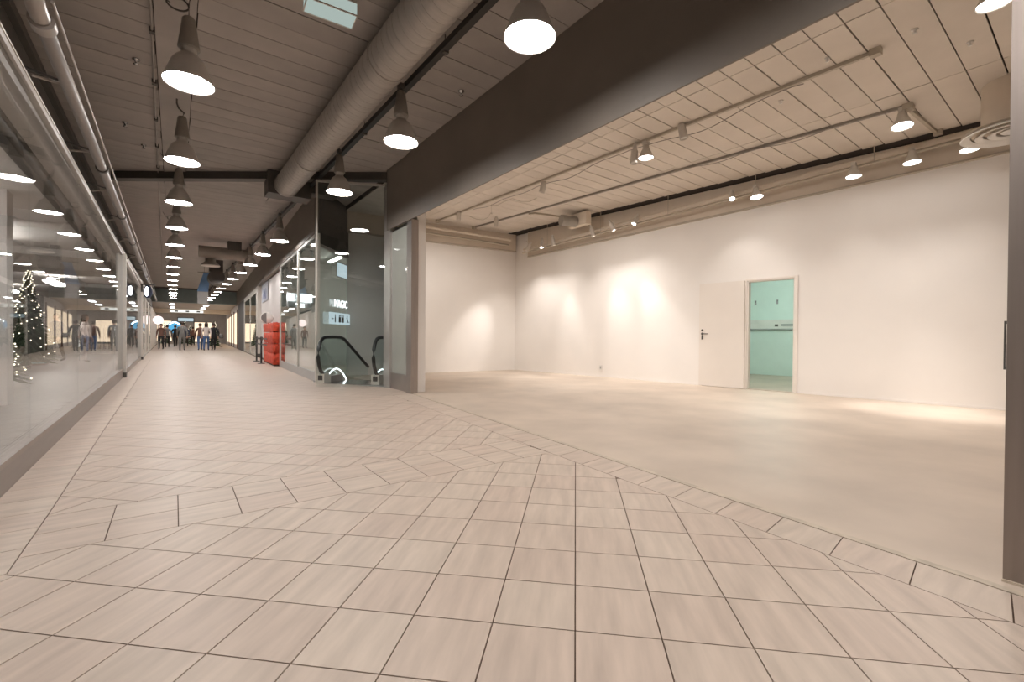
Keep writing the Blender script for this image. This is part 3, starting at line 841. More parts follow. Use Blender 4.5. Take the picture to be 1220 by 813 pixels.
p1 = make_person('person', 'person in a dark grey jacket and grey trousers walking away down the mall', (0.38, 34.6, 0), R(-3), 1.80, (M['greycloth'], M['greycloth'], M['blackcloth']))
make_person('person', 'person in light blue jeans and brown top, leftmost of the group of three', (1.32, 35.2, 0), R(4), 1.72, (M['jeans'], M['browncloth'], M['blackcloth']))
make_person('person', 'person in deep blue jeans and beige jacket in the middle of the group of three', (1.62, 34.6, 0), R(-8), 1.76, (M['jeans'], M['beigecloth'], M['blackcloth']), hair_long=True)
make_person('person', 'person all in black with a shoulder bag at the right of the group of three', (2.02, 34.9, 0), R(6), 1.75, (M['blackcloth'], M['blackcloth'], M['blackcloth']))
bg = thing('shoulder_bag', 'dark shoulder bag hanging beside the person in black', 'bag', (2.44, 34.9, .78))
MB().lathe([(0.001, 0), (.13, .01), (.16, .12), (.13, .26), (.11, .27), (0.001, .27)], 14, Matrix.Diagonal((.8, 1.1, 1, 1))).build('pouch', M['greycloth'], bg)
MB().tube([(-.08, 0, .25), (-.13, 0, .5), (-.14, 0, .62)], .012, 6).build('strap', M['blackcloth'], bg)
make_person('person', 'person in a pale hooded jacket standing behind the left shop glass', (-2.5, 21.6, 0), R(-100), 1.68, (M['pinkgrey'], M['beigecloth'], M['greycloth']), 'stand', True)
make_person('person', 'person in dark clothes farther inside the left shop near the fir tree', (-3.4, 22.8, 0), R(150), 1.72, (M['blackcloth'], M['navy'], M['blackcloth']))
make_person('person', 'person in dark clothes at the foot of the left shopfront, far along the mall', (-0.72, 38.2, 0), R(170), 1.7, (M['blackcloth'], M['browncloth'], M['blackcloth']), 'stand')
make_person('person', 'person in black far along the mall before the blue glow', (0.05, 46.0, 0), R(10), 1.75, (M['blackcloth'], M['blackcloth'], M['blackcloth']))

# ------------------------------------------------------------------ glazed column beside the shop opening
w3 = struct('window_3', 'narrow glazed panel between two metal posts beside the shop opening', 'window')
MB().box((3.29, 7.30, 0), (3.42, 7.50, 3.04)).build('post', M['steel'], w3)
MB().box((3.30, 8.30, 0), (3.44, 8.62, 3.97)).build('post', M['alu'], w3)
MB().box((3.345, 7.50, 0.30), (3.357, 8.30, 3.0)).build('pane', mat('back_painted_glass', (0.36, 0.37, 0.335, 1), 0.04, var=.02), w3)
MB().box((3.33, 7.50, 0.0), (3.37, 8.30, 0.30)).build('base_panel', M['steel'], w3)
MB().box((3.43, 7.45, 0.0), (3.449, 8.62, 3.1)).build('backing_panel', mat('pale_green_panel', (0.40, 0.42, 0.38, 1), 0.5), w3)

# hung glass screen and corner post by the escalator
w4 = struct('window_4', 'tall dark reflective glass screen hung over the escalator', 'window')
MB().wallbox((2.17, 9.10), (3.30, 8.575), 0.014, 0.02, 3.96).build('pane', M['glass'], w4)
MB().wallbox((2.15, 9.11), (3.32, 8.565), 0.03, 3.94, 3.98).build('head_rail', M['palemetal'], w4)
MB().box((2.42, 10.20, 0), (2.50, 10.28, 3.2)).build('corner_post', M['palemetal'], w4)
MB().tube([(2.165, 9.105, 1.0), (2.165, 9.105, 3.97)], .022, 10).build('edge_profile', M['palemetal'], w4)

EX, EY = 0.70, 0.714
def q(u, o, z): return (2.36 + EX * u + EY * (o - .16), 9.80 + EY * u - EX * (o - .16), z)
# side glass of the neighbouring shop, grey hall wall
side = struct('window_5', 'side glass of the neighbouring shop beside the escalator', 'window')
ux, uy = 0.62, 0.785
A0 = (2.47, 10.24)
def ea(t, o=0.0): return (A0[0] + ux * t + uy * o, A0[1] + uy * t - ux * o)
MB().wallbox(ea(0), ea(2.75), 0.012, 0.02, 2.93).build('pane', M['glassR'], side)
MB().wallbox(ea(0, .03), ea(2.75, .03), 0.06, 2.93, 2.99).build('head_rail', M['palemetal'], side)
MB().wallbox(ea(0, .0), ea(2.75, .0), 0.10, -0.3, 0.04).build('sill', M['greypanel'], side)
MB().wallbox(ea(0, .02), ea(2.75, .02), 0.10, 2.99, CEIL).build('upper_panel', M['dark'], side)
hall = struct('wall_right.002', 'grey walls of the escalator hall', 'wall')
h_ = MB(); h_.wallbox(ea(2.75, -.05), ea(2.75, 1.05), 0.1, -0.12, CEIL)
h_.build('wall_panel', M['hallwall'], hall)
MB().wallbox(ea(2.735, -.02), ea(2.735, 1.05), 0.012, 2.95, CEIL).build('upper_panel', M['dark'], hall)
hb = MB(); hb.wallbox(ea(-.1, -.02), ea(6, -.02), 0.1, -4.0, -0.1); hb.wallbox(ea(6, -.1), ea(6, 2.0), 0.1, -4.0, -.3); hb.wallbox(q(.3, 1.62, 0)[:2], q(6, 1.62, 0)[:2], -0.1, -4.0, -0.02)
hb.build('pit_wall', M['hallwall'], hall)
MB().prism([ea(-.5, -.2), ea(6.2, -.2), ea(6.2, 2.2), ea(-.5, 2.2)], -4.1, -4.0).build('pit_floor', M['greypanel'], hall)
MB().prism([(2.46, 10.2), (3.45, 8.3), (3.45, 8.9), (3.55, 9.55), (2.80, 10.28), ea(.1, -.02)], -0.12, -0.004).build('landing_slab', M['greypanel'], hall)

# ------------------------------------------------------------------ escalator
esc = thing('escalator', 'escalator with glass sides and black handrails going down beside the glazed column', 'escalator')
tan30 = math.tan(R(30))
U1 = 1.05
def ztop(u): return 0.97 if u < U1 else 0.97 - (u - U1) * tan30
for side_i, o in enumerate((0.16, 1.36)):
    path = [(0.30, .17), (0.20, .19), (0.11, .27), (0.045, .40), (0.015, .56), (0.03, .72), (0.09, .86), (0.18, .94), (0.30, .97), (0.72, .975), (0.92, .965), (1.06, .93), (1.2, .86)]
    for k in range(1, 9 if side_i == 0 else 3): path.append((1.2 + k * .4, .86 - k * .4 * tan30))
    MB().tube([q(u, o, z) for u, z in path], 0.036, 10).build('handrail', M['rubber'], esc)
    pts = [(u + (.05 if i < 7 else 0), z - (.03 if i > 5 else 0)) for i, (u, z) in enumerate(path)]
    top = [q(u, o, z) for u, z in pts]
    bot = [q(u, o, min(z, .14 if u < .9 else .14 - (u - .9) * tan30)) for u, z in pts]
    gm = MB(); n = len(top)
    gm.add(top + bot, [(i, i + 1, n + i + 1, n + i) for i in range(1, n - 1)])
    gm.build('glass_panel', M['balglass'], esc)
    dk = MB()
    for (ua, ub, za, zb) in ((0.16, .9, .14, .14), (.9, 3.8, .14, .14 - 2.9 * tan30)):
        p, qq = q(ua, o - .07, 0), q(ub, o - .07, 0)
        dk.wallbox(p[:2], qq[:2], -0.14 if True else 0, (0.0 if ua < .5 else za - .35, (0 if ub < 1 else zb - .35)), (za, zb))
    dk.build('skirt', M['steel'], esc)
    nb = MB(); p, qq = q(.10, o - .085, 0), q(.36, o - .085, 0)
    nb.wallbox(p[:2], qq[:2], -0.17, 0.0, .20); newel = nb.build('newel_base', M['palemetal'], esc)
    nc = MB(); p, qq = q(.094, o - .05, 0), q(.30, o - .05, 0)
    nc.wallbox(p[:2], qq[:2], -0.10, 0.07, .17); nc.build('inlet_cap', M['rubber'], newel)
    MB().tube([q(.3 + .8 * i / 12, o + (.075 if side_i == 0 else -.075), .06 + .26 * math.sin(math.pi * (.15 + .85 * i / 12)) - .1 * i / 12) for i in range(13)], .012, 8).build('light_strip', M['led'], esc)
MB().prism([q(0.05, .25, 0)[:2], q(.62, .25, 0)[:2], q(.62, 1.27, 0)[:2], q(0.05, 1.27, 0)[:2]], -.003, .012).build('comb_plate', M['chrome'], esc)
for k in range(9):
    u0 = .62 + k * .40; z1 = 0.0 - max(0, k - 0) * .2
    MB().prism([q(u0, .25, 0)[:2], q(u0 + .40, .25, 0)[:2], q(u0 + .40, 1.27, 0)[:2], q(u0, 1.27, 0)[:2]], z1 - .22, z1).build('step', M['chrome'], esc)

# ------------------------------------------------------------------ right side beyond the escalator
w6 = struct('window_6', 'reflective shopfront with grey base and pale mullion beyond the escalator', 'window')
Y0, Y1 = 10.3, 15.95
MB().wallbox((xr(Y0), Y0), (xr(Y1), Y1), -0.06, 0.0, 0.20).build('sill', M['greypanel'], w6)
for a, b in ((10.34, 12.6), (12.68, 15.93)):
    MB().wallbox((xr(a) + .02, a), (xr(b) + .02, b), -0.012, 0.20, 3.16).build('pane', M['glassR'], w6)
MB().wallbox((xr(12.6), 12.6), (xr(12.68), 12.68), -0.06, 0.20, 3.16).build('mullion', M['palemetal'], w6)
MB().wallbox((xr(15.93), 15.93), (xr(16), 16), -0.06, 0.0, 3.2).build('mullion', M['palemetal'], w6)
MB().wallbox((xr(Y0), Y0), (xr(16), 16), -0.06, 3.16, 3.22).build('head_rail', M['greypanel'], w6)
fr_ = struct('trim_3', 'dark fascia above the shops on the right of the mall', 'trim')
MB().wallbox((xr(10.3) - .02, 10.3), (xr(40) - .02, 40), -0.12, 3.22, CEIL).build('panel', M['fascia'], fr_)
si = struct('wall_right.003', 'interior of the shop behind the reflective glass', 'wall')
s_ = MB(); s_.box((5.3, 13.2, 0), (5.4, 16, 3.4)); s_.wallbox((xr(16) + .06, 16.0), (5.4, 16.0), -.1, 0, 3.4); s_.wallbox(ea(2.75, -.15), (5.35, 13.4), .1, 0, 3.4)
s_.build('wall_panel', M['greywall'], si)
MB().prism([(xr(10.4) + .06, 10.4), ea(2.75, -.15), (5.4, 13.4), (5.4, 16), (xr(16) + .06, 16)], -.1, 0.0).build('floor_panel', M['concrete'], si)
MB().prism([(xr(10.4) + .1, 10.5), ea(2.75, -.2), (5.4, 13.4), (5.4, 16), (xr(16) + .1, 16)], 3.4, 3.5).build('ceiling_panel', M['greywall'], si)
sg = thing('light_sign', 'bright white lit sign inside the shop behind the reflective glass', 'sign', (2.98, 14.6, 2.02))
sg.rotation_euler = (0, 0, R(25))
MB().box((-.36, -.03, 0), (-.16, .03, .22)).build('lit_panel', M['whitelit'], sg)
MB().box((-.05, -.03, .0), (.42, .03, .24)).build('lit_panel', M['whitelit'], sg)
MB().box((-.03, -.03, -.17), (.15, .03, -.06)).build('lit_panel', M['whitelit'], sg)
MB().box((-.38, .03, -.18), (.44, .05, .26)).build('backboard', M['greypanel'], sg)
pl = thing('strip_light', 'ceiling strip light inside the shop behind the reflective glass', 'light', (3.9, 14.2, 3.3))
MB().box((-.08, -.6, .03), (.08, .6, .09)).build('housing', M['plastic'], pl)
MB().box((-.05, -.58, 0), (.05, .58, .03)).build('tube', M['roomtube'], pl)
# screen, lettering and pictogram sign on the side glass
def on_side(t, o=0.05): return ea(t, o)
ang_side = math.atan2(uy, ux)
scn = thing('wall_screen', 'small pale blue lit screen high on the side glass by the escalator', 'screen', (*on_side(.80), 2.38), ang_side)
MB().box((0, -.02, 0), (.62, .0, .36)).build('bezel', M['greypanel'], scn)
MB().box((.02, -.024, .02), (.60, -.02, .34)).build('display', M['signlit'], scn)
def text(body, size, m, parent, loc, rot, name='lettering', ext=0.006):
    c = bpy.data.curves.new(name, 'FONT'); c.body = body; c.size = size; c.extrude = ext; c.align_x = 'CENTER'; c.materials.append(m)
    tmp = bpy.data.objects.new(name, c); scene.collection.objects.link(tmp)
    dg = bpy.context.evaluated_depsgraph_get()
    me = bpy.data.meshes.new_from_object(tmp.evaluated_get(dg)); bpy.data.objects.remove(tmp)
    me.materials.clear(); me.materials.append(m)
    o = bpy.data.objects.new(name, me); link(o, parent, loc); o.rotation_euler = rot
    return o
ls = thing('letter_sign', 'white letters on the side glass above the pictogram sign', 'sign', (*on_side(.95), 1.68), ang_side)
text('MAGIC', .25, M['letterlit'], ls, (0.15, 0, 0), (R(90), 0, 0))
ps = thing('direction_sign', 'white lit sign with arrows and washroom pictograms by the escalator', 'sign', (*on_side(.42), 1.27), ang_side)
MB().box((0, -.03, 0), (1.15, .0, .27)).build('lightbox', M['signlit'], ps)
pic = MB()
def person_pic(x, s=1):
    pic.box((x - .022 * s, -.036, .045), (x + .022 * s, -.031, .175)); pic.disc((x, -.034, .205), .022, 10, (0, -1, 0))
def arrow(x, d):
    pic.box((x - .05, -.036, .115), (x + .05, -.031, .128)); pic.add([(x + d * .075, -.034, .122), (x + d * .03, -.034, .155), (x + d * .03, -.034, .088)], [(0, 1, 2), (2, 1, 0)])
arrow(.14, -1); person_pic(.27); person_pic(.50, 1.3); person_pic(.56); pic.box((.615, -.036, .04), (.622, -.031, .23)); person_pic(.68, 1.3); person_pic(.74)
pic.tube([(.92, -.034, .16), (.97, -.034, .16), (1.03, -.034, .06), (1.09, -.034, .06)], .008, 4); person_pic(.98, .6)
pic.build('pictograms', M['dark'], ps)

# white wall with blue print, round disc, red stack and barrier
ww = struct('wall_right.004', 'white wall section on the right of the mall behind the red display', 'wall')
MB().wallbox((xr(16.05) + .14, 16.05), (xr(23.2) + .14, 23.2), -0.1, 0, 3.22).build('wall_panel', M['whitewall'], ww)
MB().wallbox((xr(23.2) - .02, 23.2), (xr(23.75) - .02, 23.75), -0.16, .16, 3.22).build('end_post', M['palemetal'], ww)
MB().wallbox((xr(23.2) - .03, 23.2), (xr(23.75) - .03, 23.75), -0.18, 0, .16).build('post_foot', M['dark'], ww)
bs = thing('wall_print', 'faded blue letters in the top corner of the white wall', 'sign', (xr(21.4) + .125, 21.4, 2.62), R(-90) + math.atan(.045) * -1)
MB().box((-1.3, -.012, -.18), (1.0, -.004, .62)).build('print_panel', mat('pale_blue_print', (0.42, 0.43, 0.50, 1), .6), bs)
text('GAD', .62, M['bluepaint'], bs, (-0.1, -.016, -.08), (R(90), 0, 0), ext=.004)
rd = thing('round_mirror', 'round grey and white convex mirror on the white wall above the red display', 'mirror', (xr(18.6) - .10, 18.6, 1.64))
MB().lathe([(0.001, .05), (.12, .04), (.20, .01), (.215, .0), (.21, -.02), (0.001, -.02)], 28, Matrix.Rotation(R(90), 4, 'X')).build('mirror_disc', M['plastic'], rd)
gd = MB(); gd.add([(.19 * math.cos(t), -.052, .19 * math.sin(t)) for t in [R(95 + 17 * i) for i in range(11)]] , [tuple(range(11))]); gd.build('dark_reflection', M['greycloth'], rd)
MB().tube([(0, .02, 0), (.10, .04, 0), (.235, .04, 0)], .014, 8).build('bracket', M['dark'], rd)
rb = thing('red_display', 'big red fabric-wrapped display stack against the white wall', 'display', (xr(17.75) - .02, 17.72, 0))
rb.rotation_euler = (0, 0, -math.atan(.045))
for k, (z0, z1) in enumerate(((.05, .40), (.42, .72), (.74, 1.10), (1.12, 1.42))):
    bb = MB(); 
    n = 24
    for zz in (z0, (z0 + z1) / 2, z1):
        pass
    ring = [(-.12, -1.52), (.12, -1.52), (.12, 1.52), (-.12, 1.52)]
    per = []
    for i in range(4):
        a, b = ring[i], ring[(i + 1) % 4]
        for t in range(8): per.append((lerp(a[0], b[0], t / 8), lerp(a[1], b[1], t / 8)))
    vs = []; fs = []; m2 = len(per)
    for li_, zz in enumerate((z0, lerp(z0, z1, .33), lerp(z0, z1, .66), z1)):
        puff = 1.0 + (.03 if li_ in (1, 2) else 0)
        for (x, y) in per: vs.append((x * puff + random.uniform(-.012, .012), y * puff + random.uniform(-.03, .03), zz + random.uniform(-.02, .02) * (li_ in (1, 2, 3))))
    for r_i in range(3):
        for i in range(m2): fs.append((r_i * m2 + i, r_i * m2 + (i + 1) % m2, (r_i + 1) * m2 + (i + 1) % m2, (r_i + 1) * m2 + i))
    fs.append(tuple(range(3 * m2, 4 * m2)))
    bb.add(vs, fs, True); bb.build('bundle', M['red'], rb)
MB().box((-.11, -1.5, 0), (.11, 1.5, .05)).build('pallet', M['bark'], rb)
for i, y in enumerate((17.9, 19.6)):
    bp = thing('barrier_post', ('nearer', 'farther')[i] + ' black barrier post in front of the red display', 'post', (xr(y) - .34, y, 0))
    MB().lathe([(0.001, .03), (.11, .025), (.125, 0)], 18).build('foot', M['black'], bp)
    MB().lathe([(0.03, .02), (.03, .93), (0.001, .94)], 12).build('pole', M['black'], bp)
    MB().lathe([(0.04, .82), (.045, .84), (.045, .92), (.035, .95), (0.001, .955)], 12).build('head', M['dark'], bp)
bt = thing('barrier_belt', 'black belt strung between the two barrier posts and the wall', 'belt')
for k, (ya, yb, za) in enumerate(((16.15, 17.85, .86), (17.95, 19.55, .86), (16.15, 17.85, .66), (17.95, 19.55, .66))):
    MB().wallbox((xr(ya) - .34, ya), (xr(yb) - .34, yb), .004, za, za + .05).build('belt', M['black'], bt)

# farther shops on the right
w7 = struct('window_7', 'glass shopfront beyond the white wall on the right of the mall', 'window')
for a, b in ((23.8, 27.5), (27.55, 31.5)):
    MB().wallbox((xr(a) + .02, a), (xr(b) + .02, b), -0.012, 0.05, 3.0).build('pane', M['glassR'], w7)
MB().wallbox((xr(31.5), 31.5), (xr(31.9), 31.9), -.1, 0, 3.22).build('mullion', M['palemetal'], w7)
MB().wallbox((xr(27.5), 27.5), (xr(27.55), 27.55), -.05, 0, 3.0).build('mullion', M['palemetal'], w7)
MB().wallbox((xr(23.8), 23.8), (xr(31.5), 31.5), -.06, 3.0, 3.22).build('head_rail', M['palemetal'], w7)
s7 = struct('wall_right.005', 'dim shop interior behind the farther right glass', 'wall')
MB().wallbox((xr(23.8) + 2.6, 23.8), (xr(32) + 2.6, 32), -.1, 0, 3.3).build('wall_panel', M['greywall'], s7)
MB().wallbox((xr(23.8) + .1, 23.7), (xr(23.8) + 2.6, 23.7), .1, 0, 3.3).build('side_panel', M['greywall'], s7)
MB().wallbox((xr(32) + .1, 32), (xr(32) + 2.6, 32), .1, 0, 3.3).build('side_panel', M['greywall'], s7)
MB().prism([(xr(23.8) + .06, 23.8), (xr(23.8) + 2.6, 23.8), (xr(32) + 2.6, 32), (xr(32) + .06, 32)], -.1, 0).build('floor_panel', M['concrete'], s7)
MB().prism([(xr(23.8) + .06, 23.8), (xr(23.8) + 2.6, 23.8), (xr(32) + 2.6, 32), (xr(32) + .06, 32)], 3.3, 3.4).build('ceiling_panel', M['greywall'], s7)
t = thing('strip_light', 'added strip light brightening the farther right shop', 'light', (xr(27) + 1.3, 27, 3.2))  # added to brighten the shop behind this glass
MB().box((-.1, -1, .03), (.1, 1, .09)).build('housing', M['plastic'], t); MB().box((-.07, -.95, 0), (.07, .95, .03)).build('tube', M['roomtube'], t)
cr = thing('display_plinth', 'teal display plinth with a plant behind the farther right glass', 'display', (xr(26) + .6, 26.4, 0))
MB().box((-.35, -.9, 0), (.35, .9, .62)).build('body', mat('teal_plinth', (0.05, 0.22, 0.22, 1), .4), cr)
lf = MB()
for k in range(40):
    a = k * 2.4; L = random.uniform(.25, .5)
    lf.add([(0, 0, .62), (.05 * math.cos(a + 1.2) + L * .5 * math.cos(a), .05 * math.sin(a + 1.2) + L * .5 * math.sin(a), .62 + L), (L * math.cos(a), L * math.sin(a), .62 + L * 1.1)], [(0, 1, 2), (2, 1, 0)])
lf.build('plant', M['fir'], cr, kind='stuff')
far = struct('wall_right.006', 'far right shop walls along the mall', 'wall')
f_ = MB(); f_.wallbox((xr(31.9) + .02, 31.9), (xr(38) + .02, 38), -.1, 0, 3.3); f_.build('wall_panel', M['shopdark'], far)
f2 = MB(); f2.wallbox((xr(38) + .02, 38), (xr(ZEND) + .02, ZEND), -.1, 0, 3.3); f2.build('wall_panel', M['greywall'], far)
ws = struct('window_8', 'warm lit shop windows far along the right of the mall', 'window')
for k in range(4):
    a = 39 + k * 4.5
    MB().wallbox((xr(a) - .01, a), (xr(a + 3.6) - .01, a + 3.6), -.03, .3, 2.7).build('lit_pane', M['warmlit'], ws)
    MB().wallbox((xr(a - .3) - .03, a - .3), (xr(a) - .03, a), -.05, 0, 2.9).build('mullion', M['browncloth'], ws)
fl = struct('wall_left.003', 'far left shop walls along the mall', 'wall')
MB().wallbox((xl(23.3) - .02, 23.3), (xl(ZEND) - .02, ZEND), .1, 0, 3.0).build('wall_panel', M['greywall'], fl)
MB().wallbox((xl(23.3) + .04, 23.3), (xl(38) + .04, 38), .06, 2.8, 3.2).build('head_panel', M['dark'], fl)
ww2 = struct('window_9', 'glazed shopfronts far along the left of the mall', 'window')
for k in range(3):
    a = 24.2 + k * 4.2
    MB().wallbox((xl(a) + .0, a), (xl(a + 3.7), a + 3.7), .012, .1, 2.7).build('pane', M['glassR'], ww2)
    MB().wallbox((xl(a + 3.8) + .03, a + 3.8), (xl(a + 4.1) + .03, a + 4.1), .06, 0, 2.8).build('mullion', M['palemetal'], ww2)

# far end of the mall
fe = struct('ceiling.002', 'lower ceiling at the far end of the mall', 'ceiling')
MB().box((-1.7, 40, 3.30), (6, ZEND, 3.4)).build('ceiling_panel', M['mallboard'], fe)
MB().box((-1.7, 39.6, 3.28), (6, 40.1, CEIL + .1)).build('bulkhead', M['teal'], fe)
MB().box((-1.7, 50, 2.95), (6, 50.3, 3.3)).build('bulkhead', M['bulkhead'], fe)
tag(MB().box((-3, ZEND, 0), (7, ZEND + .2, CEIL)).build('wall_back.001', M['greywall']), 'dark wall at the far end of the mall', 'wall', kind='structure')
tag(MB().box((-2, -4.1, 0), (3.6, -4.0, CEIL)).build('wall_front.001', M['whitewall']), 'wall closing the mall behind the camera', 'wall', kind='structure')
tag(MB().box((3.4, -4.1, 0), (3.5, -1.6, CEIL)).build('wall_right.007', M['whitewall']), 'side wall of the mall behind the camera', 'wall', kind='structure')
for i, (x, y, w, h, z, lab, m) in enumerate((
        (0.9, 49.7, 2.4, .22, 2.98, 'long white lit sign strip hung across the far mall', 'whitelit'),
        (0.0, 57, 1.5, .9, 1.75, 'round blue lit sign far down the mall', 'bluelit'))):
    s = thing('hanging_sign', lab, 'sign', (x, y, z))
    if i == 0:
        MB().box((-w / 2, 0, 0), (w / 2, .1, h)).build('lit_panel', emis('strip_glow', (.85, .85, .8), .7), s)
        for k in range(3): MB().box((-w / 2 + .3 + k * .8, -.01, .05), (-w / 2 + .55 + k * .8, 0, h - .05)).build('mark', M['dark'], s)
        MB().box((-w / 2 - .03, 0, -.03), (w / 2 + .03, .12, 0)).build('frame', M['dark'], s)
    else:
        MB().lathe([(0.001, .02), (.55, .02), (.6, .0), (.6, -.1)], 30, Matrix.Rotation(R(90), 4, 'X')).build('lit_disc', emis('deep_blue_glow', (.08, .3, .5), .8), s)
        MB().tube([(.42 * math.cos(t), -.03, .42 * math.sin(t) + .08) for t in [R(20 + 14 * i2) for i2 in range(11)]], .04, 6).build('arc_mark', M['whitelit'], s)
        MB().box((-.05, 0.02, -1.75), (.05, .1, 0)).build('stand', M['dark'], s)
for k in range(4):
    t = thing('strip_light', ('nearest', 'second', 'third', 'last')[k] + ' rectangular light in the low ceiling, left line at the far end', 'light', (-0.15, 42 + k * 4.5, 3.24))
    MB().box((-.16, -.8, .02), (.16, .8, .06)).build('frame', M['plastic'], t); MB().box((-.14, -.78, 0), (.14, .78, .02)).build('diffuser', M['whitelit'], t)
    t = thing('strip_light', ('nearest', 'second', 'third', 'last')[k] + ' rectangular light in the low ceiling, right line at the far end', 'light', (1.95, 42 + k * 4.5, 3.24))
    MB().box((-.16, -.8, .02), (.16, .8, .06)).build('frame', M['plastic'], t); MB().box((-.14, -.78, 0), (.14, .78, .02)).build('diffuser', M['whitelit'], t)
for i, (x, y, hh, lab) in enumerate(((0.75, 52.0, 2.3, 'dark fir tree in the middle of the far end of the mall'), (1.25, 56.0, 2.0, 'dark fir tree at the far end, right of the blue sign'), (-0.75, 54.5, 2.2, 'dark fir tree at the far end, left of the blue sign'))):
    fir_tree((x, y, 0), hh, lab, 150, 25)
for i, (x, y, hh, lab, cl) in enumerate((
        (-0.45, 43.5, 1.72, 'person in dark trousers and grey top at the far left of the mall', 'greycloth'),
        (0.78, 47.5, 1.75, 'person in a navy jacket far away between the light rows', 'navy'),
        (1.35, 50.5, 1.70, 'person in a brown jacket far away at the right', 'browncloth'),
        (0.30, 53.5, 1.74, 'farthest person, in black, near the end of the mall', 'blackcloth'))):
    make_person('person', lab, (x, y, 0), R(170 * (i % 2)), hh, (M['blackcloth'], M[cl], M['blackcloth']))
for i, (x, w, z0, z1, m) in enumerate(((-0.9, 1.3, .3, 2.5, 'warmlit'), (2.6, 1.6, .2, 2.4, 'warmlit'), (1.0, 1.4, 2.5, 2.85, 'signlit'))):  # glowing panels added to brighten the far end
    p = thing('lit_panel', ('added warm glowing panel at the left of the far end wall', 'added warm glowing panel at the right of the far end wall', 'added pale glowing panel over the middle of the far end wall')[i], 'sign', (x, ZEND - .06, 0))
    MB().box((-w / 2, -.02, z0), (w / 2, .0, z1)).build('lit_face', M[m], p)
    fm = MB(); fm.box((-w / 2 - .06, -.03, z0 - .06), (-w / 2, .05, z1 + .06)); fm.box((w / 2, -.03, z0 - .06), (w / 2 + .06, .05, z1 + .06)); fm.box((-w / 2, -.03, z1), (w / 2, .05, z1 + .06)); fm.box((-w / 2, -.03, z0 - .06), (w / 2, .05, z0))
    fm.build('frame', M['dark'], p)
# round blade sign on the left, white round sign, far tree
rs = thing('blade_sign', 'oval blue-white lit blade sign projecting from the left shopfronts', 'sign', (-0.80, 21.6, 2.60))
MB().lathe([(0.001, .05), (.30, .05), (.34, .0), (.34, -.16), (.001, -.16)], 26, Matrix.Rotation(R(90), 4, 'X') @ Matrix.Diagonal((.40, .72, 1, 1))).build('drum', M['navy'], rs)
MB().lathe([(0.001, .056), (.24, .056), (.25, .045)], 26, Matrix.Translation((-.03, 0, 0)) @ Matrix.Rotation(R(90), 4, 'X') @ Matrix.Diagonal((.22, .72, 1, 1))).build('lit_face', M['whitelit'], rs)
MB().box((-.14, -.06, .24), (.22, .10, .30)).build('bracket', M['dark'], rs)
MB().box((-.20, -.02, -.02), (-.14, .04, .28)).build('bracket', M['dark'], rs)
ws_ = thing('round_sign', 'pale pink round sign beside the far left shops', 'sign', (-0.95, 41.5, 2.05))
MB().lathe([(0.001, .03), (.29, .03), (.31, 0), (.31, -.06)], 24, Matrix.Rotation(R(90), 4, 'X')).build('disc', emis('pink_glow', (1, .8, .76), .8), ws_)
MB().box((-.04, 0, -2.05), (.04, .06, -.28)).build('stand', M['plastic'], ws_)
fir_tree((2.45, 41.5, 0), 2.1, 'dark fir tree far along the right side of the mall', 160, 20)

# hanging ventilation units beyond the beam
vu = thing('cross_duct', 'dark round duct hung across the mall beyond the diagonal beam', 'duct', (1.35, 18.2, 3.78))
MB().tube([(-.72, .0, 0), (.72, 0, 0)], .20, 24).build('barrel', M['lampgrey'], vu)
MB().box((.10, -.16, .12), (.50, .16, .42)).build('riser', M['dark'], vu)
MB().lathe([(.16, -.12), (.15, -.3), (.26, -.40), (.27, -.43), (0.001, -.43)], 24, Matrix.Translation((-.38, .1, 0))).build('outlet', M['lampgrey'], vu)
MB().lathe([(.27, -.43), (.285, -.44), (.27, -.455), (0.001, -.455)], 24, Matrix.Translation((-.38, .1, 0))).build('outlet_rim', M['palemetal'], vu)
v2 = thing('ventilation_drum', 'dark drum-shaped ventilation unit hung behind the cross duct', 'duct', (1.42, 23.0, 3.45))
MB().tube([(0, -.3, 0), (0, .5, 0)], .30, 24).build('drum', M['dark'], v2)
MB().box((-.25, -.1, .25), (.25, .3, .75)).build('riser', M['dark'], v2)
bn = thing('hanging_banner', 'slanting blue and white banner hung from the mall ceiling', 'banner', (1.02, 24.5, 2.95))
MB().add([(-.22, 0, 0), (.2, 0, 0), (.28, 0, .85), (.02, 0, .85), (-.22, .02, 0), (.2, .02, 0), (.28, .02, .85), (.02, .02, .85)], [(0, 1, 2, 3), (7, 6, 5, 4), (0, 4, 5, 1), (1, 5, 6, 2), (2, 6, 7, 3), (3, 7, 4, 0)]).build('upper_cloth', mat('light_blue_cloth', (.18, .32, .55, 1), .7), bn)
MB().box((-.20, .0, -.55), (.2, .02, -.002)).build('lower_cloth', M['greypanel'], bn)
MB().tube([(-.2, .01, .86), (.3, .01, .86)], .015, 8).build('rod', M['dark'], bn)
MB().tube([(.05, .01, .86), (.05, .01, 1.25)], .006, 6).build('wire', M['dark'], bn)

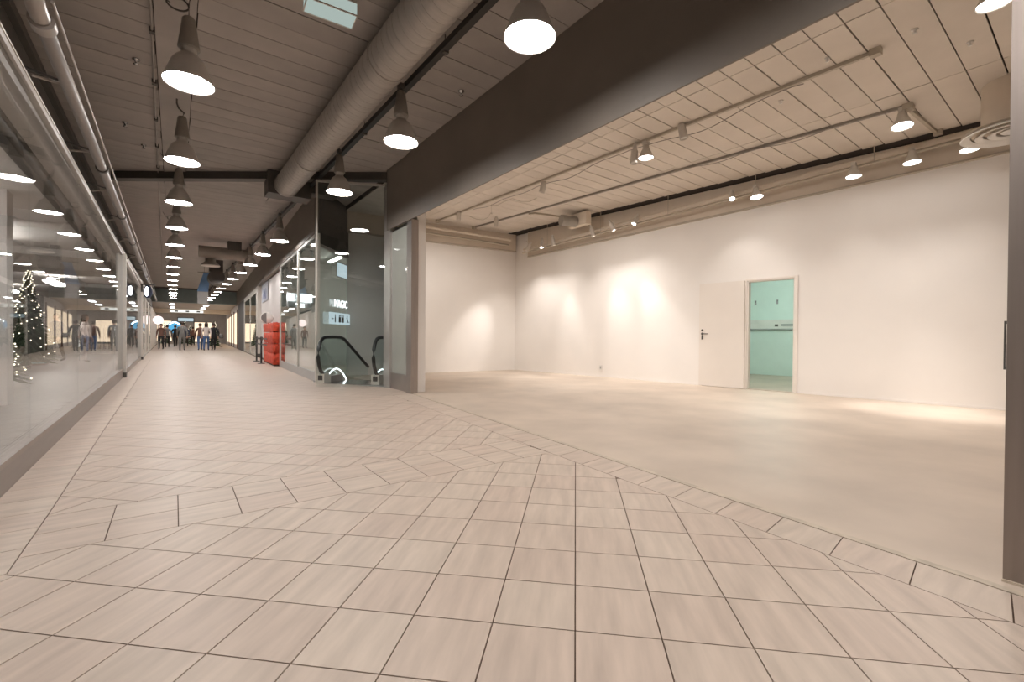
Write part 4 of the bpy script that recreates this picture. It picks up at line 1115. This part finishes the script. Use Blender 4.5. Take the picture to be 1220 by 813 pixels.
# ------------------------------------------------------------------ shop services: tracks, lamps, diffuser, pipes
def track(name, label, p, qv, z, w=.04, h=.038, m=None):
    t = thing(name, label, 'track', (0, 0, z))
    MB().wallbox(p, qv, w, 0, h).build('track_bar', m or M['shoppipe'], t)
    if z < 4: MB().tube([(p[0], p[1] - .3, h), (p[0], p[1] - .3, SCEIL - z)], .006, 6).build('drop_rod', M['shoppipe'], t)
    for e, (x, y) in enumerate((p, qv)):
        MB().box((x - .035, y - .05, -.03), (x + .045, y + .05, h + .01)).build('end_box', M['shoppipe'], t)
    return t
track('lighting_track', 'pale lighting track nearest the shop opening', (5.58, 10.75), (5.97, 1.53), 4.06)
track('lighting_track', 'second lighting track across the shop ceiling, coloured dark for its shaded underside', (6.72, 10.75), (7.68, 1.62), 4.06, m=M['lampgrey'])  # darker colour stands in for shade on the underside
track('lighting_track', 'short pale track joining the second track to the wall pipe, near end', (7.76, 1.62), (9.0, 1.55), 4.06)
track('lighting_track', 'short pale track joining the second track to the wall pipe, far end', (7.02, 8.60), (8.16, 8.35), 4.06)
def rail_z(s): return lerp(3.955, 3.47, s / 9.4)
pr = thing('wall_pipe', 'long pale pipe running along the top of the white shop wall', 'pipe')
MB().tube([(*wp(s, .40), rail_z(s)) for s in (-1.5, 2, 5, 8, 10.3)], .024, 10).build('pipe', M['shoppipe'], pr)
MB().tube([(*wp(s, .34), rail_z(s) + .10) for s in (-1.5, 2, 5, 8, 10.3)], .045, 12).build('upper_pipe', M['bulkhead'], pr)
for k in range(6):
    s = .6 + k * 1.75
    MB().tube([(*wp(s, .40), rail_z(s)), (*wp(s, .40), SCEIL)], .006, 6).build('hanger', M['shoppipe'], pr)
pb = thing('wall_pipe', 'pale pipe along the top of the shop back wall', 'pipe')
MB().tube([(4.6, 11.05, 3.78), (7.9, 10.72, 3.72)], .028, 10).build('pipe', M['shoppipe'], pb)
MB().tube([(4.6, 10.95, 3.92), (7.9, 10.62, 3.86)], .045, 10).build('upper_pipe', M['bulkhead'], pb)

def make_bell():
    r = thing('bell_spot', '-', 'lamp')
    MB().lathe([(0.001, .19), (.035, .187), (.044, .175), (.052, .12), (.062, .112), (.065, .10), (.098, .03), (.112, .0), (.106, .0), (.09, .04), (.05, .095)], 22).build('shade', M['shoplamp'], r); shade = kids(r)[-1]
    MB().box((-.045, -.03, .185), (.045, .03, .235)).build('adapter', M['shoplamp'], r)
    MB().lathe([(.001, .002), (.06, .004), (.104, .012)], 22).build('lens', M['shoplens'], shade)
    return r
def make_can():
    r = thing('can_spot', '-', 'lamp')
    MB().lathe([(0.001, .20), (.035, .198), (.048, .18), (.052, .03), (.058, .0), (.05, .0), (.045, .04)], 16).build('barrel', M['shoplamp'], r); can_barrel = kids(r)[-1]
    MB().box((-.02, -.02, .19), (.02, .02, .28)).build('stem', M['shoplamp'], r)
    MB().lathe([(.001, .018), (.03, .018), (.047, .02)], 16).build('lens', M['plastic'], can_barrel)
    return r
bell = make_bell(); bk_ = kids(bell); can = make_can(); ck = kids(can)
bf_, cf_ = [True], [True]
def place(kindo, kids_, flag, loc, label, group, aim=None, top=None):
    o = kindo if flag[0] else copy_tree(kindo, None, kids_)
    flag[0] = False
    o.location = loc; o['label'] = label; o['group'] = group
    o.scale = (1.1, 1.1, 1.1) if 4.5 < loc[0] < 7.8 else (1, 1, 1)
    if aim is not None:
        d = (Vector(aim) - Vector(loc)).normalized()
        o.rotation_euler = Vector((0, 0, -1)).rotation_difference(d).to_euler()
    if top is not None:
        inv = o.matrix_basis.inverted()
        a = Vector((0, 0, .20)); b = inv @ Vector((loc[0], loc[1], top))
        MB().tube([a, b], .010, 6).build('hanger', M['shoplamp'], o)
    return o
G1, G2 = 'bell spots in the empty shop', 'can spots in the empty shop'
BELLS = [((5.36, 3.99, 3.56), 'lit bell spot on the nearest track with a can spot beside it', None, 3.86),
         ((6.98, 1.52, 3.56), 'lit bell spot at the near end of the second track', (7.1, 1.5, 0), 3.86),
         ((8.74, 2.50, 3.62), 'lit bell spot on the wall pipe, third from the metal pillar', (8.5, 2.4, 0), 3.82),
         ((8.82, 1.80, 3.65), 'lit bell spot on the wall pipe, second from the metal pillar', (8.55, 1.65, 0), 3.86),
         ((8.88, 1.20, 3.66), 'lit bell spot on the wall pipe under the round diffuser', (8.6, 1.1, 0), 3.88),
         ((8.55, 3.92, 3.60), 'lit bell spot on the wall pipe above the storeroom doorway', (8.2, 3.4, 0.4), 3.74),
         ((5.06, 0.56, 3.60), 'bell spot half hidden by the top of the metal pillar', None, 3.86)]
BELL_POS = []
def on_track(l): return (l[0] * 1.10, l[1] * 1.10, 1 + (l[2] - 1) * 1.10) if 4.5 < l[0] < 7.2 else l
BELLS = [(on_track(l), lab, aim, 4.06 if 4.5 < l[0] < 7.2 else top) for l, lab, aim, top in BELLS]
track('lighting_track', 'added unseen lighting track close behind the dark fascia', (4.02, 9.6), (4.12, 0.2), 3.90)
for k, yv in enumerate((1.3, 3.1, 4.9, 6.7, 8.5)):  # unseen bells added as fill for the shop floor and walls
    BELLS.append(((4.08, yv, 3.62), ['first', 'second', 'third', 'fourth', 'fifth'][k] + ' added fill bell spot from the metal pillar, unseen behind the fascia', ((8.9, yv + .6, 1.0) if k < 3 else (8.6, yv + 1.2, 1.1) if k == 3 else (6.2, 11.3, 1.2)), 3.90))
for loc, lab, aim, top in BELLS:
    place(bell, bk_, bf_, loc, lab, G1, aim, top)
    BELL_POS.append((loc, aim))
def spot(loc, aim, w, size, name='spot_light', blend=1.0, col=WARM):
    d = bpy.data.lights.new(name, 'SPOT'); d.energy = w; d.spot_size = R(size); d.spot_blend = blend; d.color = col; d.shadow_soft_size = .04
    o = bpy.data.objects.new(name, d); scene.collection.objects.link(o)
    v = (Vector(aim) - Vector(loc)).normalized()
    o.location = Vector(loc) + v * .02
    o.rotation_euler = v.to_track_quat('-Z', 'Y').to_euler()
    return o
for loc, aim in BELL_POS:
    a_ = aim if aim else (loc[0], loc[1], 0)
    v = (Vector(a_) - Vector(loc)).normalized()
    row = loc[0] < 4.2
    spot(Vector(loc) + v * .012, a_, BELL_W * (.55 if loc[0] > 8 else (1.25 if loc[1] < 4 else 2.2) if row else 1.5), 80 if row else 130 if loc[0] < 8 else 84, 'bell_light', .9)
CANS = [((5.30, 4.16, 3.52), 'can spot hanging beside the lit bell spot on the nearest track', (5.25, 4.3, 2), None),
        ((5.34, 3.38, 3.62), 'can spot on the nearest track, right of the lit bell spot', (5.5, 3.1, 2), None),
        ((5.27, 6.15, 3.60), 'single can spot halfway along the nearest track', (5.1, 6.5, 2), None),
        ((6.05, 8.72, 3.60), 'can spot near the far end of the second track', (6.2, 9.2, 2), None),
        ((5.12, 8.85, 3.62), 'can spot near the far end of the nearest track', (5.1, 9.0, 2), None),
        ((7.86, 9.83, 3.42), 'lit can spot farthest along the wall pipe, near the back corner', (6.80, 11.15, 0.70), 1.6),
        ((7.93, 9.25, 3.42), 'second lit can spot from the back corner', (7.0, 8.6, 0), .8),
        ((7.98, 8.81, 3.42), 'third lit can spot from the back corner', (8.60, 8.69, .55), .9),
        ((8.13, 7.55, 3.46), 'can spot on the wall pipe below the far cross track', (8.79, 7.04, .6), 1.0),
        ((8.19, 6.96, 3.50), 'can spot on the wall pipe left of the dark duct stub', (8.93, 5.92, .7), 1.25),
        ((8.25, 6.45, 3.56), 'can spot on the wall pipe right of the dark duct stub', (6.0, 6.6, 0), .8),
        ((8.50, 4.35, 3.66), 'small can spot on the wall pipe left of the doorway lamp', (6.2, 3.0, 0), .8)]
CANS = [(on_track(l), lab, (aim[0] * 1.1, aim[1] * 1.1, aim[2]) if 4.5 < l[0] < 7.2 else aim, w) for l, lab, aim, w in CANS]
for loc, lab, aim, w in CANS:
    o = place(can, ck, cf_, loc, lab, G2, aim, 4.06 if loc[0] < 7.5 else 3.70)
    if w:
        ln = [g for c in kids(o) for g in kids(c) if g.name.startswith('lens')][0]
        me = ln.data.copy(); me.materials.clear(); me.materials.append(M['spotlens']); ln.data = me
        v = (Vector(aim) - Vector(loc)).normalized()
        spot(Vector(loc) + v * .01, aim, SPOT_W * w, 33)
        spot(Vector(loc) + v * .01, (loc[0] - .5, loc[1] - .3, 0), SPOT_W * w * .5, 115, 'added_fill')  # wide fill added beside the can's own beam
spot((8.82, 1.80, 3.63), (8.55, 1.5, 0), SPOT_W * 3.6, 40)  # extra beam added to strengthen the floor patch by the wall
# round ceiling diffuser with neck
df = thing('ceiling_diffuser', 'round white air diffuser on a thick neck beside the metal pillar', 'vent', (8.02, 0.72, 3.50))
MB().lathe([(.27, .62), (.27, .02), (.30, .0)], 32).build('neck', M['bulkhead'], df)
for k, (ra, rb_) in enumerate(((.36, .44), (.25, .31), (.14, .2))):
    MB().lathe([(ra, .02 - k * .006), (rb_, -.015 + k * .002), (rb_ + .012, -.005), (ra + .01, .035)], 36).build('ring', M['plastic'], df)
MB().lathe([(.001, -.005), (.09, .0), (.10, .012)], 28).build('centre_cone', M['plastic'], df)
MB().lathe([(.001, .04), (.44, .04)], 36).build('back_plate', M['bulkhead'], df)
# dark duct stub on the far ceiling
ds = thing('duct_stub', 'short dark round duct stub under the shop ceiling near the white wall', 'duct', (7.82, 7.9, 3.84))
MB().tube([(-.35, .10, 0), (.05, 0, 0)], .13, 18).build('barrel', M['lampgrey'], ds)
MB().box((.05, -.35, -.10), (.22, .30, .2)).build('box', M['bulkhead'], ds)
# loose cables on the first track
cb = thing('cable', 'thin dark cable looping along the nearest lighting track', 'cable')
pts = []
for k in range(60):
    f = k / 59; y = lerp(9.2, 2.2, f); x = 5.70 + .042 * (9.2 - y) + .06 * math.sin(y * 2.1)
    pts.append((x, y, 4.05 - .08 * abs(math.sin(y * 1.35)) + .02 * math.sin(y * 5)))
MB().tube(pts, .006, 5).build('cable_run', M['lampgrey'], cb)
cb2 = thing('cable', 'pale cable hanging in loops near the far end of the nearest track', 'cable')
MB().tube([(6.05 + .25 * math.sin(k * .5), 9.9 - k * .16, 4.09 - .12 * abs(math.sin(k * .8))) for k in range(16)], .006, 5).build('cable_run', M['shoppipe'], cb2)
cb3 = thing('cable', 'cable hanging along the underside of the second track', 'cable')
MB().tube([(7.36 + .0168 * k, 4.6 - k * .16, 4.058 - .05 * math.sin(k * .45) ** 2) for k in range(14)], .006, 5).build('cable_run', M['lampgrey'], cb3)
for i, (x, y) in enumerate(((5.9, 1.2), (5.75, 1.9), (6.3, 2.6), (6.6, .9))):
    s_ = thing('sprinkler', ('small ceiling sprinkler nearest the fascia', 'small ceiling sprinkler between the two tracks', 'small ceiling sprinkler beside the second track', 'small ceiling sprinkler close to the metal pillar')[i] + ' in the empty shop', 'sprinkler', (x, y, SCEIL))
    MB().lathe([(0, 0), (0.03, 0), (0.027, -.008), (0.01, -.01), (0.01, -.03), (0, -.03)], 10).build('body', M['plastic'], s_)
    MB().lathe([(0, -.034), (0.02, -.034), (0.02, -.037), (0, -.037)], 10).build('deflector', M['plastic'], s_)
print('tiles as parts', tile_n[0], sum(1 for o in scene.collection.objects if o.parent == floor and o.name.startswith('tile')))
